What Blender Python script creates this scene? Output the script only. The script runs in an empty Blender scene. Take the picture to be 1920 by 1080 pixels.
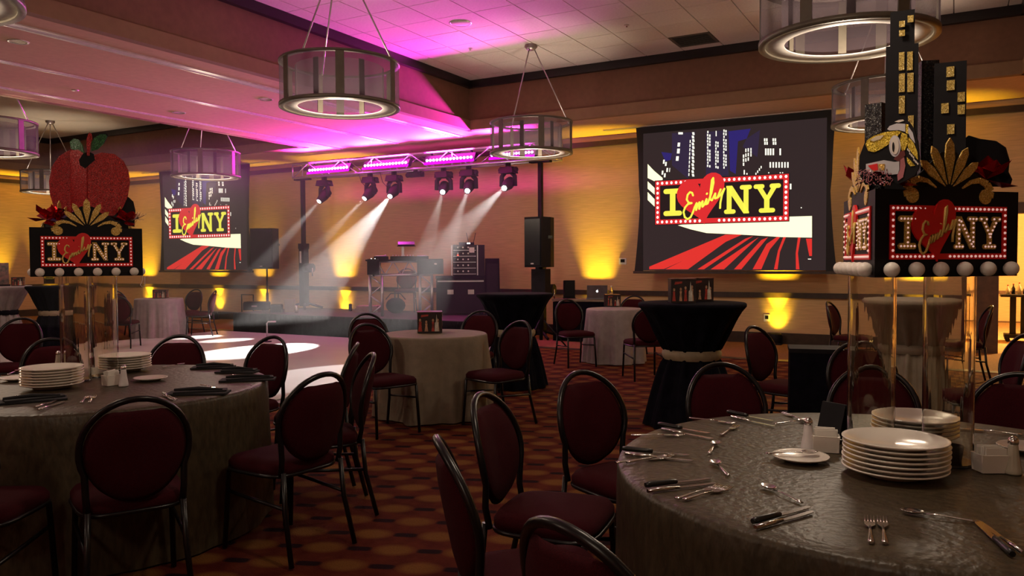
import bpy, math, random
from math import sin, cos, pi, radians as R, sqrt, atan2
from mathutils import Vector, Matrix
random.seed(7)
SC = bpy.context.scene
COL = SC.collection
# ------------------------------------------------------------------ camera
F_PX, CAM_H = 1475.0, 1.43
YAW, PITCH, ROLL = R(29.3), R(-1.9), R(-0.3)
_f = Vector((-sin(YAW) * cos(PITCH), cos(YAW) * cos(PITCH), sin(PITCH)))
_r0 = Vector((cos(YAW), sin(YAW), 0)); _u0 = _r0.cross(_f)
_r = _r0 * cos(ROLL) + _u0 * sin(ROLL); _u = _u0 * cos(ROLL) - _r0 * sin(ROLL)
CAM = Vector((0, 0, CAM_H))
cd = bpy.data.cameras.new('camera'); cam = bpy.data.objects.new('camera', cd); COL.objects.link(cam)
cd.sensor_width = 36.0; cd.lens = F_PX * 36.0 / 1920.0; cd.clip_start = 0.05; cd.clip_end = 200
cam.matrix_world = Matrix(((_r.x, _u.x, -_f.x, 0), (_r.y, _u.y, -_f.y, 0), (_r.z, _u.z, -_f.z, CAM_H), (0, 0, 0, 1)))
SC.camera = cam
def ray(x, y): return _r * ((x - 960) / F_PX) - _u * ((y - 540) / F_PX) + _f
def at(x, y, z=0.0):                       # where the sight line of a pixel meets the level z
    d = ray(x, y); return CAM + d * ((z - CAM_H) / d.z)
def aty(x, y, Y):                          # ... meets a plane parallel to the back wall
    d = ray(x, y); return CAM + d * (Y / d.y)
def atp(x, y, p, n):                       # ... meets the plane through p with normal n
    d = ray(x, y); return CAM + d * ((p - CAM).dot(n) / d.dot(n))
# ------------------------------------------------------------------ world, exposure
w = bpy.data.worlds.new('world'); SC.world = w; w.use_nodes = True
w.node_tree.nodes['Background'].inputs[0].default_value = (0.02, 0.015, 0.012, 1)
w.node_tree.nodes['Background'].inputs[1].default_value = 0.2
vs = SC.view_settings
vs.view_transform = 'Standard'; vs.look = 'None'; vs.exposure = 0.0; vs.gamma = 1.0
try: vs.use_curve_mapping = False
except Exception: pass
SC.cycles.max_bounces = 14; SC.cycles.transparent_max_bounces = 24; SC.cycles.transmission_bounces = 14; SC.cycles.diffuse_bounces = 5
SC.cycles.sample_clamp_indirect = 4.0; SC.cycles.volume_bounces = 0
SC.cycles.caustics_reflective = False; SC.cycles.caustics_refractive = False
# lamp strengths, watts
W_PENDANT, W_CAN, W_UP, W_BEAM, W_LED, W_FOYER = 52.0, 24.0, 950.0, 4200.0, 135.0, 1300.0
AMBER = (1.0, 0.68, 0.02); WARM = (1.0, 0.80, 0.60); MAGENTA = (1.0, 0.04, 0.74)
# ------------------------------------------------------------------ the room in metres
Y_BACK, X_LEFT, X_RIGHT, Y_FRONT = 14.0, -22.2, 6.5, -6.0
Z_SOF, Z_CEIL = 3.82, 4.70
COFR = (-7.65, 0.75, -3.6, 12.12)          # near tray ceiling: x0, x1, y0, y1
COFL = (-20.6, -11.78, -3.6, 12.12)        # far tray ceiling
DOOR_X0, DOOR_X1, DOOR_H = 0.60, 3.0, 2.12

# ------------------------------------------------------------------ materials
def node_mat(name):
    m = bpy.data.materials.new(name); m.use_nodes = True
    nt = m.node_tree; return m, nt, nt.nodes['Principled BSDF']
def N(nt, t, **kw):
    n = nt.nodes.new(t)
    for k, v in kw.items():
        if k.startswith('i_'): n.inputs[int(k[2:])].default_value = v
        else: setattr(n, k, v)
    return n
def L(nt, a, b): nt.links.new(a, b)
def mat(name, c, rough=0.6, metal=0.0, var=0.12, scale=12.0, bump=0.0, bscale=80.0, emit=None, es=0.0, spec=0.5, sheen=0.0, stretch=None):
    m, nt, b = node_mat(name)
    tc = N(nt, 'ShaderNodeTexCoord'); src = tc.outputs['Object']
    if stretch:
        mp = N(nt, 'ShaderNodeMapping'); mp.inputs['Scale'].default_value = stretch; L(nt, src, mp.inputs[0]); src = mp.outputs[0]
    nz = N(nt, 'ShaderNodeTexNoise'); nz.inputs['Scale'].default_value = scale; nz.inputs['Detail'].default_value = 3
    L(nt, src, nz.inputs['Vector'])
    cr = N(nt, 'ShaderNodeValToRGB')
    cr.color_ramp.elements[0].position = 0.3; cr.color_ramp.elements[1].position = 0.7
    cr.color_ramp.elements[0].color = (*[v * (1 - var) for v in c], 1)
    cr.color_ramp.elements[1].color = (*[min(1, v * (1 + var)) for v in c], 1)
    L(nt, nz.outputs[0], cr.inputs[0]); L(nt, cr.outputs[0], b.inputs['Base Color'])
    b.inputs['Roughness'].default_value = rough; b.inputs['Metallic'].default_value = metal
    b.inputs['Specular IOR Level'].default_value = spec
    if sheen: b.inputs['Sheen Weight'].default_value = sheen
    if bump:
        n2 = N(nt, 'ShaderNodeTexNoise'); n2.inputs['Scale'].default_value = bscale; n2.inputs['Detail'].default_value = 2
        L(nt, src, n2.inputs['Vector'])
        bp = N(nt, 'ShaderNodeBump'); bp.inputs['Strength'].default_value = bump; bp.inputs['Distance'].default_value = 0.01
        L(nt, n2.outputs[0], bp.inputs['Height']); L(nt, bp.outputs[0], b.inputs['Normal'])
    if emit:
        b.inputs['Emission Color'].default_value = (*emit, 1); b.inputs['Emission Strength'].default_value = es
    return m
def glitter(name, c, hi):
    m, nt, b = node_mat(name)
    tc = N(nt, 'ShaderNodeTexCoord'); vo = N(nt, 'ShaderNodeTexVoronoi'); vo.inputs['Scale'].default_value = 420
    L(nt, tc.outputs['Object'], vo.inputs['Vector'])
    sp = N(nt, 'ShaderNodeSeparateColor'); L(nt, vo.outputs['Color'], sp.inputs[0])
    cr = N(nt, 'ShaderNodeValToRGB'); e = cr.color_ramp.elements
    e[0].position = 0.0; e[0].color = (*[v * 0.45 for v in c], 1); e[1].position = 1.0; e[1].color = (*hi, 1)
    x = e.new(0.7); x.color = (*c, 1)
    L(nt, sp.outputs[0], cr.inputs[0]); L(nt, cr.outputs[0], b.inputs['Base Color'])
    b.inputs['Metallic'].default_value = 0.15; b.inputs['Roughness'].default_value = 0.4
    nm = N(nt, 'ShaderNodeVectorMath', operation='SUBTRACT'); L(nt, vo.outputs['Color'], nm.inputs[0]); nm.inputs[1].default_value = (.5, .5, .5)
    sc = N(nt, 'ShaderNodeVectorMath', operation='SCALE'); L(nt, nm.outputs[0], sc.inputs[0]); sc.inputs['Scale'].default_value = 0.7
    ge = N(nt, 'ShaderNodeNewGeometry'); ad = N(nt, 'ShaderNodeVectorMath', operation='ADD'); L(nt, ge.outputs['Normal'], ad.inputs[0]); L(nt, sc.outputs[0], ad.inputs[1])
    no = N(nt, 'ShaderNodeVectorMath', operation='NORMALIZE'); L(nt, ad.outputs[0], no.inputs[0]); L(nt, no.outputs[0], b.inputs['Normal'])
    return m
def emis(name, c, s):
    m, nt, b = node_mat(name)
    b.inputs['Base Color'].default_value = (*[v * .2 for v in c], 1); b.inputs['Roughness'].default_value = 0.9; b.inputs['Specular IOR Level'].default_value = 0.05
    b.inputs['Emission Color'].default_value = (*c, 1); b.inputs['Emission Strength'].default_value = s
    return m
def glass(name, c=(1, 1, 1), alpha=0.10, rough=0.02):
    m, nt, b = node_mat(name)
    out = nt.nodes['Material Output']
    tr = N(nt, 'ShaderNodeBsdfTransparent'); tr.inputs[0].default_value = (*c, 1)
    gl = N(nt, 'ShaderNodeBsdfGlossy'); gl.inputs['Roughness'].default_value = rough; gl.inputs[0].default_value = (*c, 1)
    fr = N(nt, 'ShaderNodeLayerWeight'); fr.inputs[0].default_value = 0.35
    mm = N(nt, 'ShaderNodeMath', operation='MULTIPLY_ADD'); L(nt, fr.outputs['Facing'], mm.inputs[0]); mm.inputs[1].default_value = 0.55; mm.inputs[2].default_value = alpha * 0.5
    mx = N(nt, 'ShaderNodeMixShader'); L(nt, mm.outputs[0], mx.inputs[0]); L(nt, tr.outputs[0], mx.inputs[1]); L(nt, gl.outputs[0], mx.inputs[2])
    L(nt, mx.outputs[0], out.inputs['Surface']); nt.nodes.remove(b)
    return m
def acryl():
    m, nt, b = node_mat('clear_acrylic')
    b.inputs['Base Color'].default_value = (.96, .95, .88, 1); b.inputs['Transmission Weight'].default_value = 1.0; b.inputs['IOR'].default_value = 1.48; b.inputs['Roughness'].default_value = .015
    tc = N(nt, 'ShaderNodeTexCoord'); mp = N(nt, 'ShaderNodeMapping'); mp.inputs['Scale'].default_value = (40, 40, 1.5); L(nt, tc.outputs['Object'], mp.inputs[0])
    nz = N(nt, 'ShaderNodeTexNoise'); nz.inputs['Scale'].default_value = 1.0; L(nt, mp.outputs[0], nz.inputs['Vector'])
    bp = N(nt, 'ShaderNodeBump'); bp.inputs['Strength'].default_value = .12; bp.inputs['Distance'].default_value = .004; L(nt, nz.outputs[0], bp.inputs['Height']); L(nt, bp.outputs[0], b.inputs['Normal'])
    return m
def sheer(name, c, alpha):
    m, nt, b = node_mat(name)
    out = nt.nodes['Material Output']
    tr = N(nt, 'ShaderNodeBsdfTransparent'); df = N(nt, 'ShaderNodeBsdfDiffuse'); df.inputs[0].default_value = (*c, 1)
    tl = N(nt, 'ShaderNodeBsdfTranslucent'); tl.inputs[0].default_value = (*c, 1)
    m1 = N(nt, 'ShaderNodeMixShader'); m1.inputs[0].default_value = 0.5; L(nt, df.outputs[0], m1.inputs[1]); L(nt, tl.outputs[0], m1.inputs[2])
    tc = N(nt, 'ShaderNodeTexCoord'); nz = N(nt, 'ShaderNodeTexNoise'); nz.inputs['Scale'].default_value = 60
    L(nt, tc.outputs['Object'], nz.inputs['Vector'])
    mm = N(nt, 'ShaderNodeMath', operation='MULTIPLY_ADD'); L(nt, nz.outputs[0], mm.inputs[0]); mm.inputs[1].default_value = 0.2; mm.inputs[2].default_value = alpha - 0.1
    mx = N(nt, 'ShaderNodeMixShader'); L(nt, mm.outputs[0], mx.inputs[0])
    L(nt, tr.outputs[0], mx.inputs[1]); L(nt, m1.outputs[0], mx.inputs[2]); L(nt, mx.outputs[0], out.inputs['Surface']); nt.nodes.remove(b)
    return m
def math_n(nt, op, a, b=None, c=None):
    n = N(nt, 'ShaderNodeMath', operation=op)
    for i, v in enumerate((a, b, c)):
        if v is None: continue
        if isinstance(v, (int, float)): n.inputs[i].default_value = v
        else: L(nt, v, n.inputs[i])
    return n.outputs[0]
def carpet_mat():
    m, nt, b = node_mat('patterned_carpet')
    tc = N(nt, 'ShaderNodeTexCoord'); mp = N(nt, 'ShaderNodeMapping'); mp.inputs['Rotation'].default_value = (0, 0, R(-22))
    L(nt, tc.outputs['Object'], mp.inputs[0])
    sx = N(nt, 'ShaderNodeSeparateXYZ'); L(nt, mp.outputs[0], sx.inputs[0])
    def spots(px, py, ox, oy, rx, ry, stag=0.5, box=False, soft=False):
        v = math_n(nt, 'DIVIDE', math_n(nt, 'ADD', sx.outputs[1], oy), py)
        row = math_n(nt, 'FLOOR', v)
        u = math_n(nt, 'ADD', math_n(nt, 'DIVIDE', math_n(nt, 'ADD', sx.outputs[0], ox), px), math_n(nt, 'MULTIPLY', row, stag))
        fu = math_n(nt, 'MULTIPLY', math_n(nt, 'SUBTRACT', math_n(nt, 'FRACT', u), 0.5), px / rx)
        fv = math_n(nt, 'MULTIPLY', math_n(nt, 'SUBTRACT', math_n(nt, 'FRACT', v), 0.5), py / ry)
        e = 4 if box else 2
        d = math_n(nt, 'ADD', math_n(nt, 'POWER', math_n(nt, 'ABSOLUTE', fu), e), math_n(nt, 'POWER', math_n(nt, 'ABSOLUTE', fv), e))
        mr = N(nt, 'ShaderNodeMapRange'); mr.inputs[1].default_value = 1.25 if soft else 1.3; mr.inputs[2].default_value = 0.35 if soft else 0.4; L(nt, d, mr.inputs[0])
        return mr.outputs[0]
    gold = spots(0.36, 0.215, 0.0, 0.0, 0.11, 0.075, soft=True)
    dark = spots(0.36, 0.215, 0.18, 0.0, 0.065, 0.030, 0.5, True)
    nz = N(nt, 'ShaderNodeTexNoise'); nz.inputs['Scale'].default_value = 9; L(nt, tc.outputs['Object'], nz.inputs['Vector'])
    cr = N(nt, 'ShaderNodeValToRGB'); e = cr.color_ramp.elements
    e[0].position = .35; e[0].color = (.070, .009, .005, 1); e[1].position = .7; e[1].color = (.105, .020, .008, 1)
    L(nt, nz.outputs[0], cr.inputs[0])
    n2 = N(nt, 'ShaderNodeTexNoise'); n2.inputs['Scale'].default_value = 130; L(nt, tc.outputs['Object'], n2.inputs['Vector'])
    def mixc(f, a, col):
        x = N(nt, 'ShaderNodeMix', data_type='RGBA'); L(nt, f, x.inputs[0]); L(nt, a, x.inputs[6]); x.inputs[7].default_value = (*col, 1); return x.outputs[2]
    c = mixc(math_n(nt, 'MULTIPLY', gold, math_n(nt, 'ADD', n2.outputs[0], 0.25)), cr.outputs[0], (.19, .085, .020))
    c = mixc(math_n(nt, 'MULTIPLY', dark, 0.95), c, (.010, .003, .006))
    L(nt, c, b.inputs['Base Color']); b.inputs['Roughness'].default_value = 0.95; b.inputs['Specular IOR Level'].default_value = 0.1
    bp = N(nt, 'ShaderNodeBump'); bp.inputs['Strength'].default_value = 0.5; bp.inputs['Distance'].default_value = 0.01
    L(nt, n2.outputs[0], bp.inputs['Height']); L(nt, bp.outputs[0], b.inputs['Normal'])
    return m
def wall_mat(name, c):                      # fine horizontal grasscloth weave
    m, nt, b = node_mat(name)
    tc = N(nt, 'ShaderNodeTexCoord'); mp = N(nt, 'ShaderNodeMapping'); mp.inputs['Scale'].default_value = (3, 3, 60)
    L(nt, tc.outputs['Object'], mp.inputs[0])
    nz = N(nt, 'ShaderNodeTexNoise'); nz.inputs['Scale'].default_value = 1.0; nz.inputs['Detail'].default_value = 4; L(nt, mp.outputs[0], nz.inputs['Vector'])
    cr = N(nt, 'ShaderNodeValToRGB'); e = cr.color_ramp.elements
    e[0].position = .3; e[1].position = .7
    e[0].color = (*[v * .84 for v in c], 1); e[1].color = (*[v * 1.1 for v in c], 1)
    L(nt, nz.outputs[0], cr.inputs[0]); L(nt, cr.outputs[0], b.inputs['Base Color']); b.inputs['Roughness'].default_value = .75
    bp = N(nt, 'ShaderNodeBump'); bp.inputs['Strength'].default_value = .25; bp.inputs['Distance'].default_value = .004
    L(nt, nz.outputs[0], bp.inputs['Height']); L(nt, bp.outputs[0], b.inputs['Normal'])
    return m
M = dict(
    carpet=carpet_mat(), border=mat('carpet_border', (.20, .085, .02), .95, var=.3, scale=40, bump=.4, bscale=150),
    foyer=mat('foyer_carpet', (.36, .22, .09), .95, var=.45, scale=22, bump=.4, bscale=150),
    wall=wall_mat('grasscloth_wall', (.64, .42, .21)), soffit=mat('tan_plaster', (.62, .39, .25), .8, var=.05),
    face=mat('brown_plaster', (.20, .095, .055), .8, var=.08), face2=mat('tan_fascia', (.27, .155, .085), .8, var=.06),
    tile=mat('acoustic_tile', (.84, .77, .72), .9, var=.05, scale=30, bump=.15, bscale=200), tileplain=mat('far_ceiling', (.75, .68, .56), .9, var=.04),
    darkwood=mat('dark_wood', (.012, .008, .010), .35, var=.3, stretch=(1, 8, 8)), jamb=mat('jamb_wood', (.12, .06, .03), .5, var=.2),
    grid=mat('ceiling_grid', (.16, .14, .13), .6), track=mat('partition_track', (.80, .74, .80), .35, .2, var=.08),
    can=mat('can_trim', (.7, .66, .62), .3, .6), canin=mat('can_reflector', (.5, .42, .3), .25, .9),
    rail=mat('dark_rail', (.035, .020, .012), .4, var=.3), vent=mat('vent_grille', (.12, .10, .08), .6),
    dance=mat('white_dance_floor', (.62, .58, .56), .22, var=.03, scale=1.5), edge=mat('floor_edge', (.35, .33, .32), .4, .6),
    stageskirt=mat('black_stage_skirt', (.010, .010, .012), .9, var=.4, spec=.1, scale=20, bump=.4, bscale=40), stagetop=mat('stage_deck', (.03, .026, .024), .7, var=.3),
    black=mat('matt_black', (.007, .006, .008), .6, var=.3, spec=.2), blackgloss=mat('black_gloss', (.008, .008, .010), .22),
    frame=mat('black_chair_metal', (.006, .005, .006), .30, 0, spec=.4), pad=mat('maroon_fabric', (.038, .0026, .0055), .9, var=.35, scale=300, bump=.2, bscale=500, spec=.12),
    tube=mat('aluminium', (.62, .60, .62), .3, .85, var=.06), steel=mat('steel', (.68, .66, .64), .18, 1.0, var=.05),
    handle=mat('knife_handle', (.010, .010, .010), .35), white=mat('china', (.80, .74, .66), .18, var=.02),
    cloth=mat('charcoal_satin', (.055, .040, .022), .42, var=.3, scale=40, bump=.45, bscale=45, spec=.4, stretch=(1, 1, .4)),
    khaki=mat('khaki_cloth', (.20, .155, .105), .7, var=.12, bump=.2, bscale=60), pale=mat('grey_pintuck_cloth', (.30, .255, .25), .6, var=.12, bump=.3, bscale=60),
    blackcloth=mat('black_drape', (.0045, .0042, .008), .9, var=.4, spec=.08, bump=.3, bscale=30), sash=mat('sash', (.30, .24, .15), .6, var=.2),
    acrylic=acryl(), shade=sheer('pendant_mesh', (.13, .10, .12), .45), ring=mat('pendant_metal', (.15, .13, .10), .45, .3),
    diff=mat('pendant_diffuser', (.60, .57, .54), .5), rod=mat('pendant_rod', (.42, .37, .36), .35, .7),
    gold=glitter('gold_glitter', (.82, .48, .08), (1, .85, .40)), redglit=glitter('red_glitter', (.36, .004, .006), (.85, .03, .03)),
    greenglit=glitter('green_glitter', (.008, .075, .018), (.05, .30, .06)), blackglit=glitter('black_glitter', (.010, .008, .012), (.08, .07, .06)),
    red=mat('red_card', (.80, .012, .014), .5, var=.05), redfoil=mat('red_foil', (.55, .006, .012), .16, .75), silver=mat('silver_tinsel', (.75, .73, .75), .12, 1.0),
    globe=mat('white_globe', (.90, .85, .78), .4, var=.03), bulb=mat('pink_bulb', (.95, .72, .66), .4, emit=(1, .62, .55), es=.45),
    taxi=glitter('taxi_yellow', (.85, .58, .03), (1, .80, .15)), taxigrey=mat('taxi_grey', (.60, .59, .63), .4), maroon=mat('maroon_card', (.13, .012, .012), .6), cream=mat('cream_card', (.72, .62, .44), .6),
    winyellow=glitter('window_yellow', (.68, .48, .12), (.95, .72, .22)), photo=mat('cube_photo_side', (.10, .03, .025), .4, var=.95, scale=16), laptop=mat('laptop_grey', (.20, .20, .23), .35, .6),
    packet=mat('sugar_packet', (.80, .77, .70), .7, var=.1), shaker=mat('shaker_white', (.74, .70, .70), .3), saltglass=mat('shaker_glass', (.50, .46, .36), .15, spec=.8),
    plate_wall=mat('wall_plate', (.75, .72, .66), .4), screenblack=mat('screen_border', (.006, .006, .008), .7), amberlens=emis('amber_lens', (1, .75, .10), 14.0),
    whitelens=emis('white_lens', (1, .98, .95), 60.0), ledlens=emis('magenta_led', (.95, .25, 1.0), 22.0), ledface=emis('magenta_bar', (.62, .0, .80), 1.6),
    logo=emis('laptop_emblem', (1, 1, 1), 1.6), redled=emis('red_led', (1, .08, .05), 4.0), whiteled=emis('white_led', (1, .95, .9), 4.0),
    goldplain=mat('gold_script', (.92, .60, .16), .4, var=.25, scale=400),
    napkin=mat('black_napkin', (.008, .008, .010), .8, var=.3),
)
# ------------------------------------------------------------------ mesh helpers
class MB:
    def __init__(s): s.v = []; s.f = []; s.sm = []
    def add(s, vs, fs, smooth=False):
        o = len(s.v); s.v += [tuple(v) for v in vs]; s.f += [tuple(i + o for i in f) for f in fs]; s.sm += [smooth] * len(fs); return s
    def box(s, c, d, rot=None, taper=1.0):
        x, y, z = d[0] / 2, d[1] / 2, d[2] / 2; t = taper
        p = [(-x, -y, -z), (x, -y, -z), (x, y, -z), (-x, y, -z), (-x * t, -y * t, z), (x * t, -y * t, z), (x * t, y * t, z), (-x * t, y * t, z)]
        c = Vector(c); p = [c + (rot @ Vector(q) if rot else Vector(q)) for q in p]
        return s.add(p, [(0, 3, 2, 1), (4, 5, 6, 7), (0, 1, 5, 4), (1, 2, 6, 5), (2, 3, 7, 6), (3, 0, 4, 7)])
    def span(s, lo, hi): return s.box([(a + b) / 2 for a, b in zip(lo, hi)], [abs(b - a) for a, b in zip(lo, hi)])
    def tube(s, pts, r, n=8, closed=False, flat=1.0):
        pts = [Vector(p) for p in pts]; k = len(pts); rr = r if isinstance(r, (list, tuple)) else [r] * k
        ring = []; up = None
        for i, p in enumerate(pts):
            a = pts[(i - 1) % k] if closed or i else p; b = pts[(i + 1) % k] if closed or i < k - 1 else p
            t = (b - a).normalized()
            if up is None: up = Vector((0, 0, 1)) if abs(t.z) < .9 else Vector((0, 1, 0))
            x = t.cross(up)
            if x.length < 1e-4: x = t.cross(Vector((1, .1, 0)))
            x.normalize(); y = x.cross(t).normalized(); up = y
            ring.append([p + (x * cos(2 * pi * j / n) + y * sin(2 * pi * j / n) * flat) * rr[i] for j in range(n)])
        vs = [q for g in ring for q in g]; fs = []
        for i in range(k if closed else k - 1):
            for j in range(n): fs.append((i * n + j, i * n + (j + 1) % n, ((i + 1) % k) * n + (j + 1) % n, ((i + 1) % k) * n + j))
        o = len(s.v); s.add(vs, fs, True)
        if not closed: s.f += [tuple(o + j for j in range(n))[::-1], tuple(o + (k - 1) * n + j for j in range(n))]; s.sm += [False, False]
        return s
    def cyl(s, a, b, r, n=10): return s.tube([a, b], r, n)
    def lathe(s, prof, n=32, c=(0, 0, 0), fold=None, cap=True):
        vs = []; k = len(prof)
        for i, (r, z) in enumerate(prof):
            for j in range(n):
                a = 2 * pi * j / n; q = r + (fold(a, i / (k - 1), z) if fold else 0)
                vs.append((c[0] + q * cos(a), c[1] + q * sin(a), c[2] + z))
        fs = [(i * n + j, i * n + (j + 1) % n, (i + 1) * n + (j + 1) % n, (i + 1) * n + j) for i in range(k - 1) for j in range(n)]
        o = len(s.v); s.add(vs, fs, True)
        if cap:
            for i in (0, k - 1):
                if prof[i][0] > 1e-4: s.f.append(tuple(o + i * n + j for j in range(n))); s.sm.append(False)
        return s
    def sphere(s, c, r, n=12, m=8, sq=(1, 1, 1)):
        return s.lathe_at(c, [(r * sin(pi * i / m), -r * cos(pi * i / m)) for i in range(m + 1)], n, sq)
    def lathe_at(s, c, prof, n, sq):
        t = MB(); t.lathe(prof, n, cap=False); return s.add([(c[0] + v[0] * sq[0], c[1] + v[1] * sq[1], c[2] + v[2] * sq[2]) for v in t.v], t.f, True)
    def prism(s, poly, z0, z1, mp=None):     # polygon (x, y) extruded; mp maps (x, y, z) into place
        mp = mp or (lambda x, y, z: (x, y, z)); n = len(poly)
        a = sum(poly[i][0] * poly[(i + 1) % n][1] - poly[(i + 1) % n][0] * poly[i][1] for i in range(n))
        if a < 0: poly = poly[::-1]
        vs = [mp(x, y, z0) for x, y in poly] + [mp(x, y, z1) for x, y in poly]
        return s.add(vs, [tuple(range(n))[::-1], tuple(range(n, 2 * n))] + [(i, (i + 1) % n, n + (i + 1) % n, n + i) for i in range(n)])
    def build(s, name, m, parent=None, loc=None, rot=None):
        me = bpy.data.meshes.new(name); me.from_pydata(s.v, [], s.f)
        me.polygons.foreach_set('use_smooth', s.sm); me.materials.append(M[m] if isinstance(m, str) else m); me.update()
        o = bpy.data.objects.new(name, me); COL.objects.link(o)
        if parent: o.parent = parent
        if loc is not None: o.location = loc
        if rot is not None: o.rotation_euler = rot
        return o
def thing(name, label, cat, loc=(0, 0, 0), rz=0.0, group=None):
    o = bpy.data.objects.new(name, None); COL.objects.link(o); o.empty_display_size = .1
    o.location = loc; o.rotation_euler = (0, 0, rz); return tag(o, label, cat, group)
def tag(o, label, cat, group=None):
    o['label'] = label; o['category'] = cat
    if group: o['group'] = group
    return o
def struct(o, label=None):
    o['kind'] = 'structure'
    if label: o['label'] = label
    return o
def kids(o): return [c for c in bpy.data.objects if c.parent == o]
_tree = {}
def remember(o): _tree[o.name] = [(c, [g for g in kids(c)]) for c in kids(o)]; return o
def dup(o, loc, rz, label=None, group=None):
    c = o.copy(); COL.objects.link(c); c.location = loc; c.rotation_euler = (0, 0, rz)
    if label: c['label'] = label
    if group: c['group'] = group
    for p, subs in _tree[o.name]:
        q = p.copy(); COL.objects.link(q); q.parent = c
        for g in subs:
            h = g.copy(); COL.objects.link(h); h.parent = q
    return c
def lamp(name, kind, loc, energy, color, target=None, parent=None, **kw):
    l = bpy.data.lights.new(name, kind); l.energy = energy; l.color = color
    for k, v in kw.items(): setattr(l, k, v)
    o = bpy.data.objects.new(name, l); COL.objects.link(o); o.location = loc
    if target is not None: o.rotation_euler = (Vector(target) - Vector(loc)).to_track_quat('-Z', 'Y').to_euler()
    if parent is not None: o.parent = parent
    return o
# ================================================================== THE SETTING
def slab(name, lo, hi, m, label=None, parent=None):
    o = MB().span(lo, hi).build(name, m, parent)
    return o if parent else struct(o, label)
floor = slab('floor', (X_LEFT, Y_FRONT, -.12), (X_RIGHT, Y_BACK, 0), 'carpet', 'dark red carpet with rows of gold ovals and black dashes')
slab('floor_border', (X_LEFT, 11.75, 0), (X_RIGHT, Y_BACK, .004), 'border', 'plain gold brown carpet band along the wall')
slab('floor_stripe', (X_LEFT, 11.55, 0), (X_RIGHT, 11.75, .005), 'rail', 'dark stripe edging the carpet band')
slab('floor_foyer', (DOOR_X0 - 1, Y_BACK, -.12), (X_RIGHT, 21.0, .0), 'foyer', 'speckled gold carpet in the lit foyer')
wb = MB().span((X_LEFT - .2, Y_BACK, 0), (DOOR_X0, Y_BACK + .18, Z_CEIL)).span((DOOR_X0, Y_BACK, DOOR_H), (DOOR_X1, Y_BACK + .18, Z_CEIL)).span((DOOR_X1, Y_BACK, 0), (X_RIGHT + .2, Y_BACK + .18, Z_CEIL))
struct(wb.build('wall_back', 'wall'), 'gold grasscloth wall behind the stage and screens')
slab('wall_left', (X_LEFT - .2, Y_FRONT, 0), (X_LEFT, Y_BACK, Z_CEIL), 'wall', 'gold grasscloth side wall beyond the far tables')
slab('wall_right', (X_RIGHT, Y_FRONT, 0), (X_RIGHT + .2, Y_BACK, Z_CEIL), 'wall', 'gold grasscloth side wall')
slab('wall_front', (X_LEFT, Y_FRONT - .2, 0), (X_RIGHT, Y_FRONT, Z_CEIL), 'wall', 'gold grasscloth wall opposite the stage')
# foyer beyond the doorway
slab('wall_foyer_back', (DOOR_X0 - 1, 21, 0), (X_RIGHT, 21.2, 3), 'wall', 'lit gold wall of the foyer')
slab('wall_foyer_left', (DOOR_X0 - 1.2, Y_BACK + .18, 0), (DOOR_X0 - 1, 21, 3), 'wall')
slab('wall_foyer_right', (X_RIGHT, Y_BACK + .18, 0), (X_RIGHT + .2, 21, 3), 'wall')
slab('ceiling_foyer', (DOOR_X0 - 1.2, Y_BACK + .18, 3), (X_RIGHT + .2, 21.2, 3.15), 'soffit')
slab('trim_foyer_rail', (DOOR_X0 - 1, 20.95, .66), (X_RIGHT, 21, .72), 'jamb')
slab('baseboard_foyer', (DOOR_X0 - 1, 20.96, 0), (X_RIGHT, 21, .03), 'jamb')
# door surround
slab('door_jamb', (DOOR_X0 - .30, Y_BACK - .05, 0), (DOOR_X0, Y_BACK + .2, DOOR_H + .1), 'jamb', 'dark brown timber door surround')
slab('door_header', (DOOR_X0 - .30, Y_BACK - .05, DOOR_H), (DOOR_X1 + .3, Y_BACK + .2, DOOR_H + .16), 'jamb')
slab('door_jamb', (DOOR_X1, Y_BACK - .05, 0), (DOOR_X1 + .3, Y_BACK + .2, DOOR_H + .1), 'jamb')
# rails, bases, picture trim
XE = DOOR_X0 - .30
slab('trim_1', (X_LEFT, Y_BACK - .05, .79), (XE, Y_BACK, .88), 'rail', 'dark chair rail on the back wall')
slab('baseboard_back', (X_LEFT, Y_BACK - .04, 0), (XE, Y_BACK, .19), 'rail', 'tall dark baseboard on the back wall')
slab('trim_2', (X_LEFT, Y_BACK - .07, 3.62), (X_RIGHT, Y_BACK, 3.72), 'rail', 'dark moulding high on the back wall')
slab('trim_3', (X_LEFT, Y_FRONT, .79), (X_LEFT + .05, Y_BACK, .88), 'rail', 'dark chair rail on the side wall')
slab('baseboard_left', (X_LEFT, Y_FRONT, 0), (X_LEFT + .04, Y_BACK, .19), 'rail', 'tall dark baseboard on the side wall')
slab('trim_4', (X_LEFT, Y_FRONT, 3.62), (X_LEFT + .07, Y_BACK, 3.72), 'rail', 'dark moulding high on the side wall')
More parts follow.
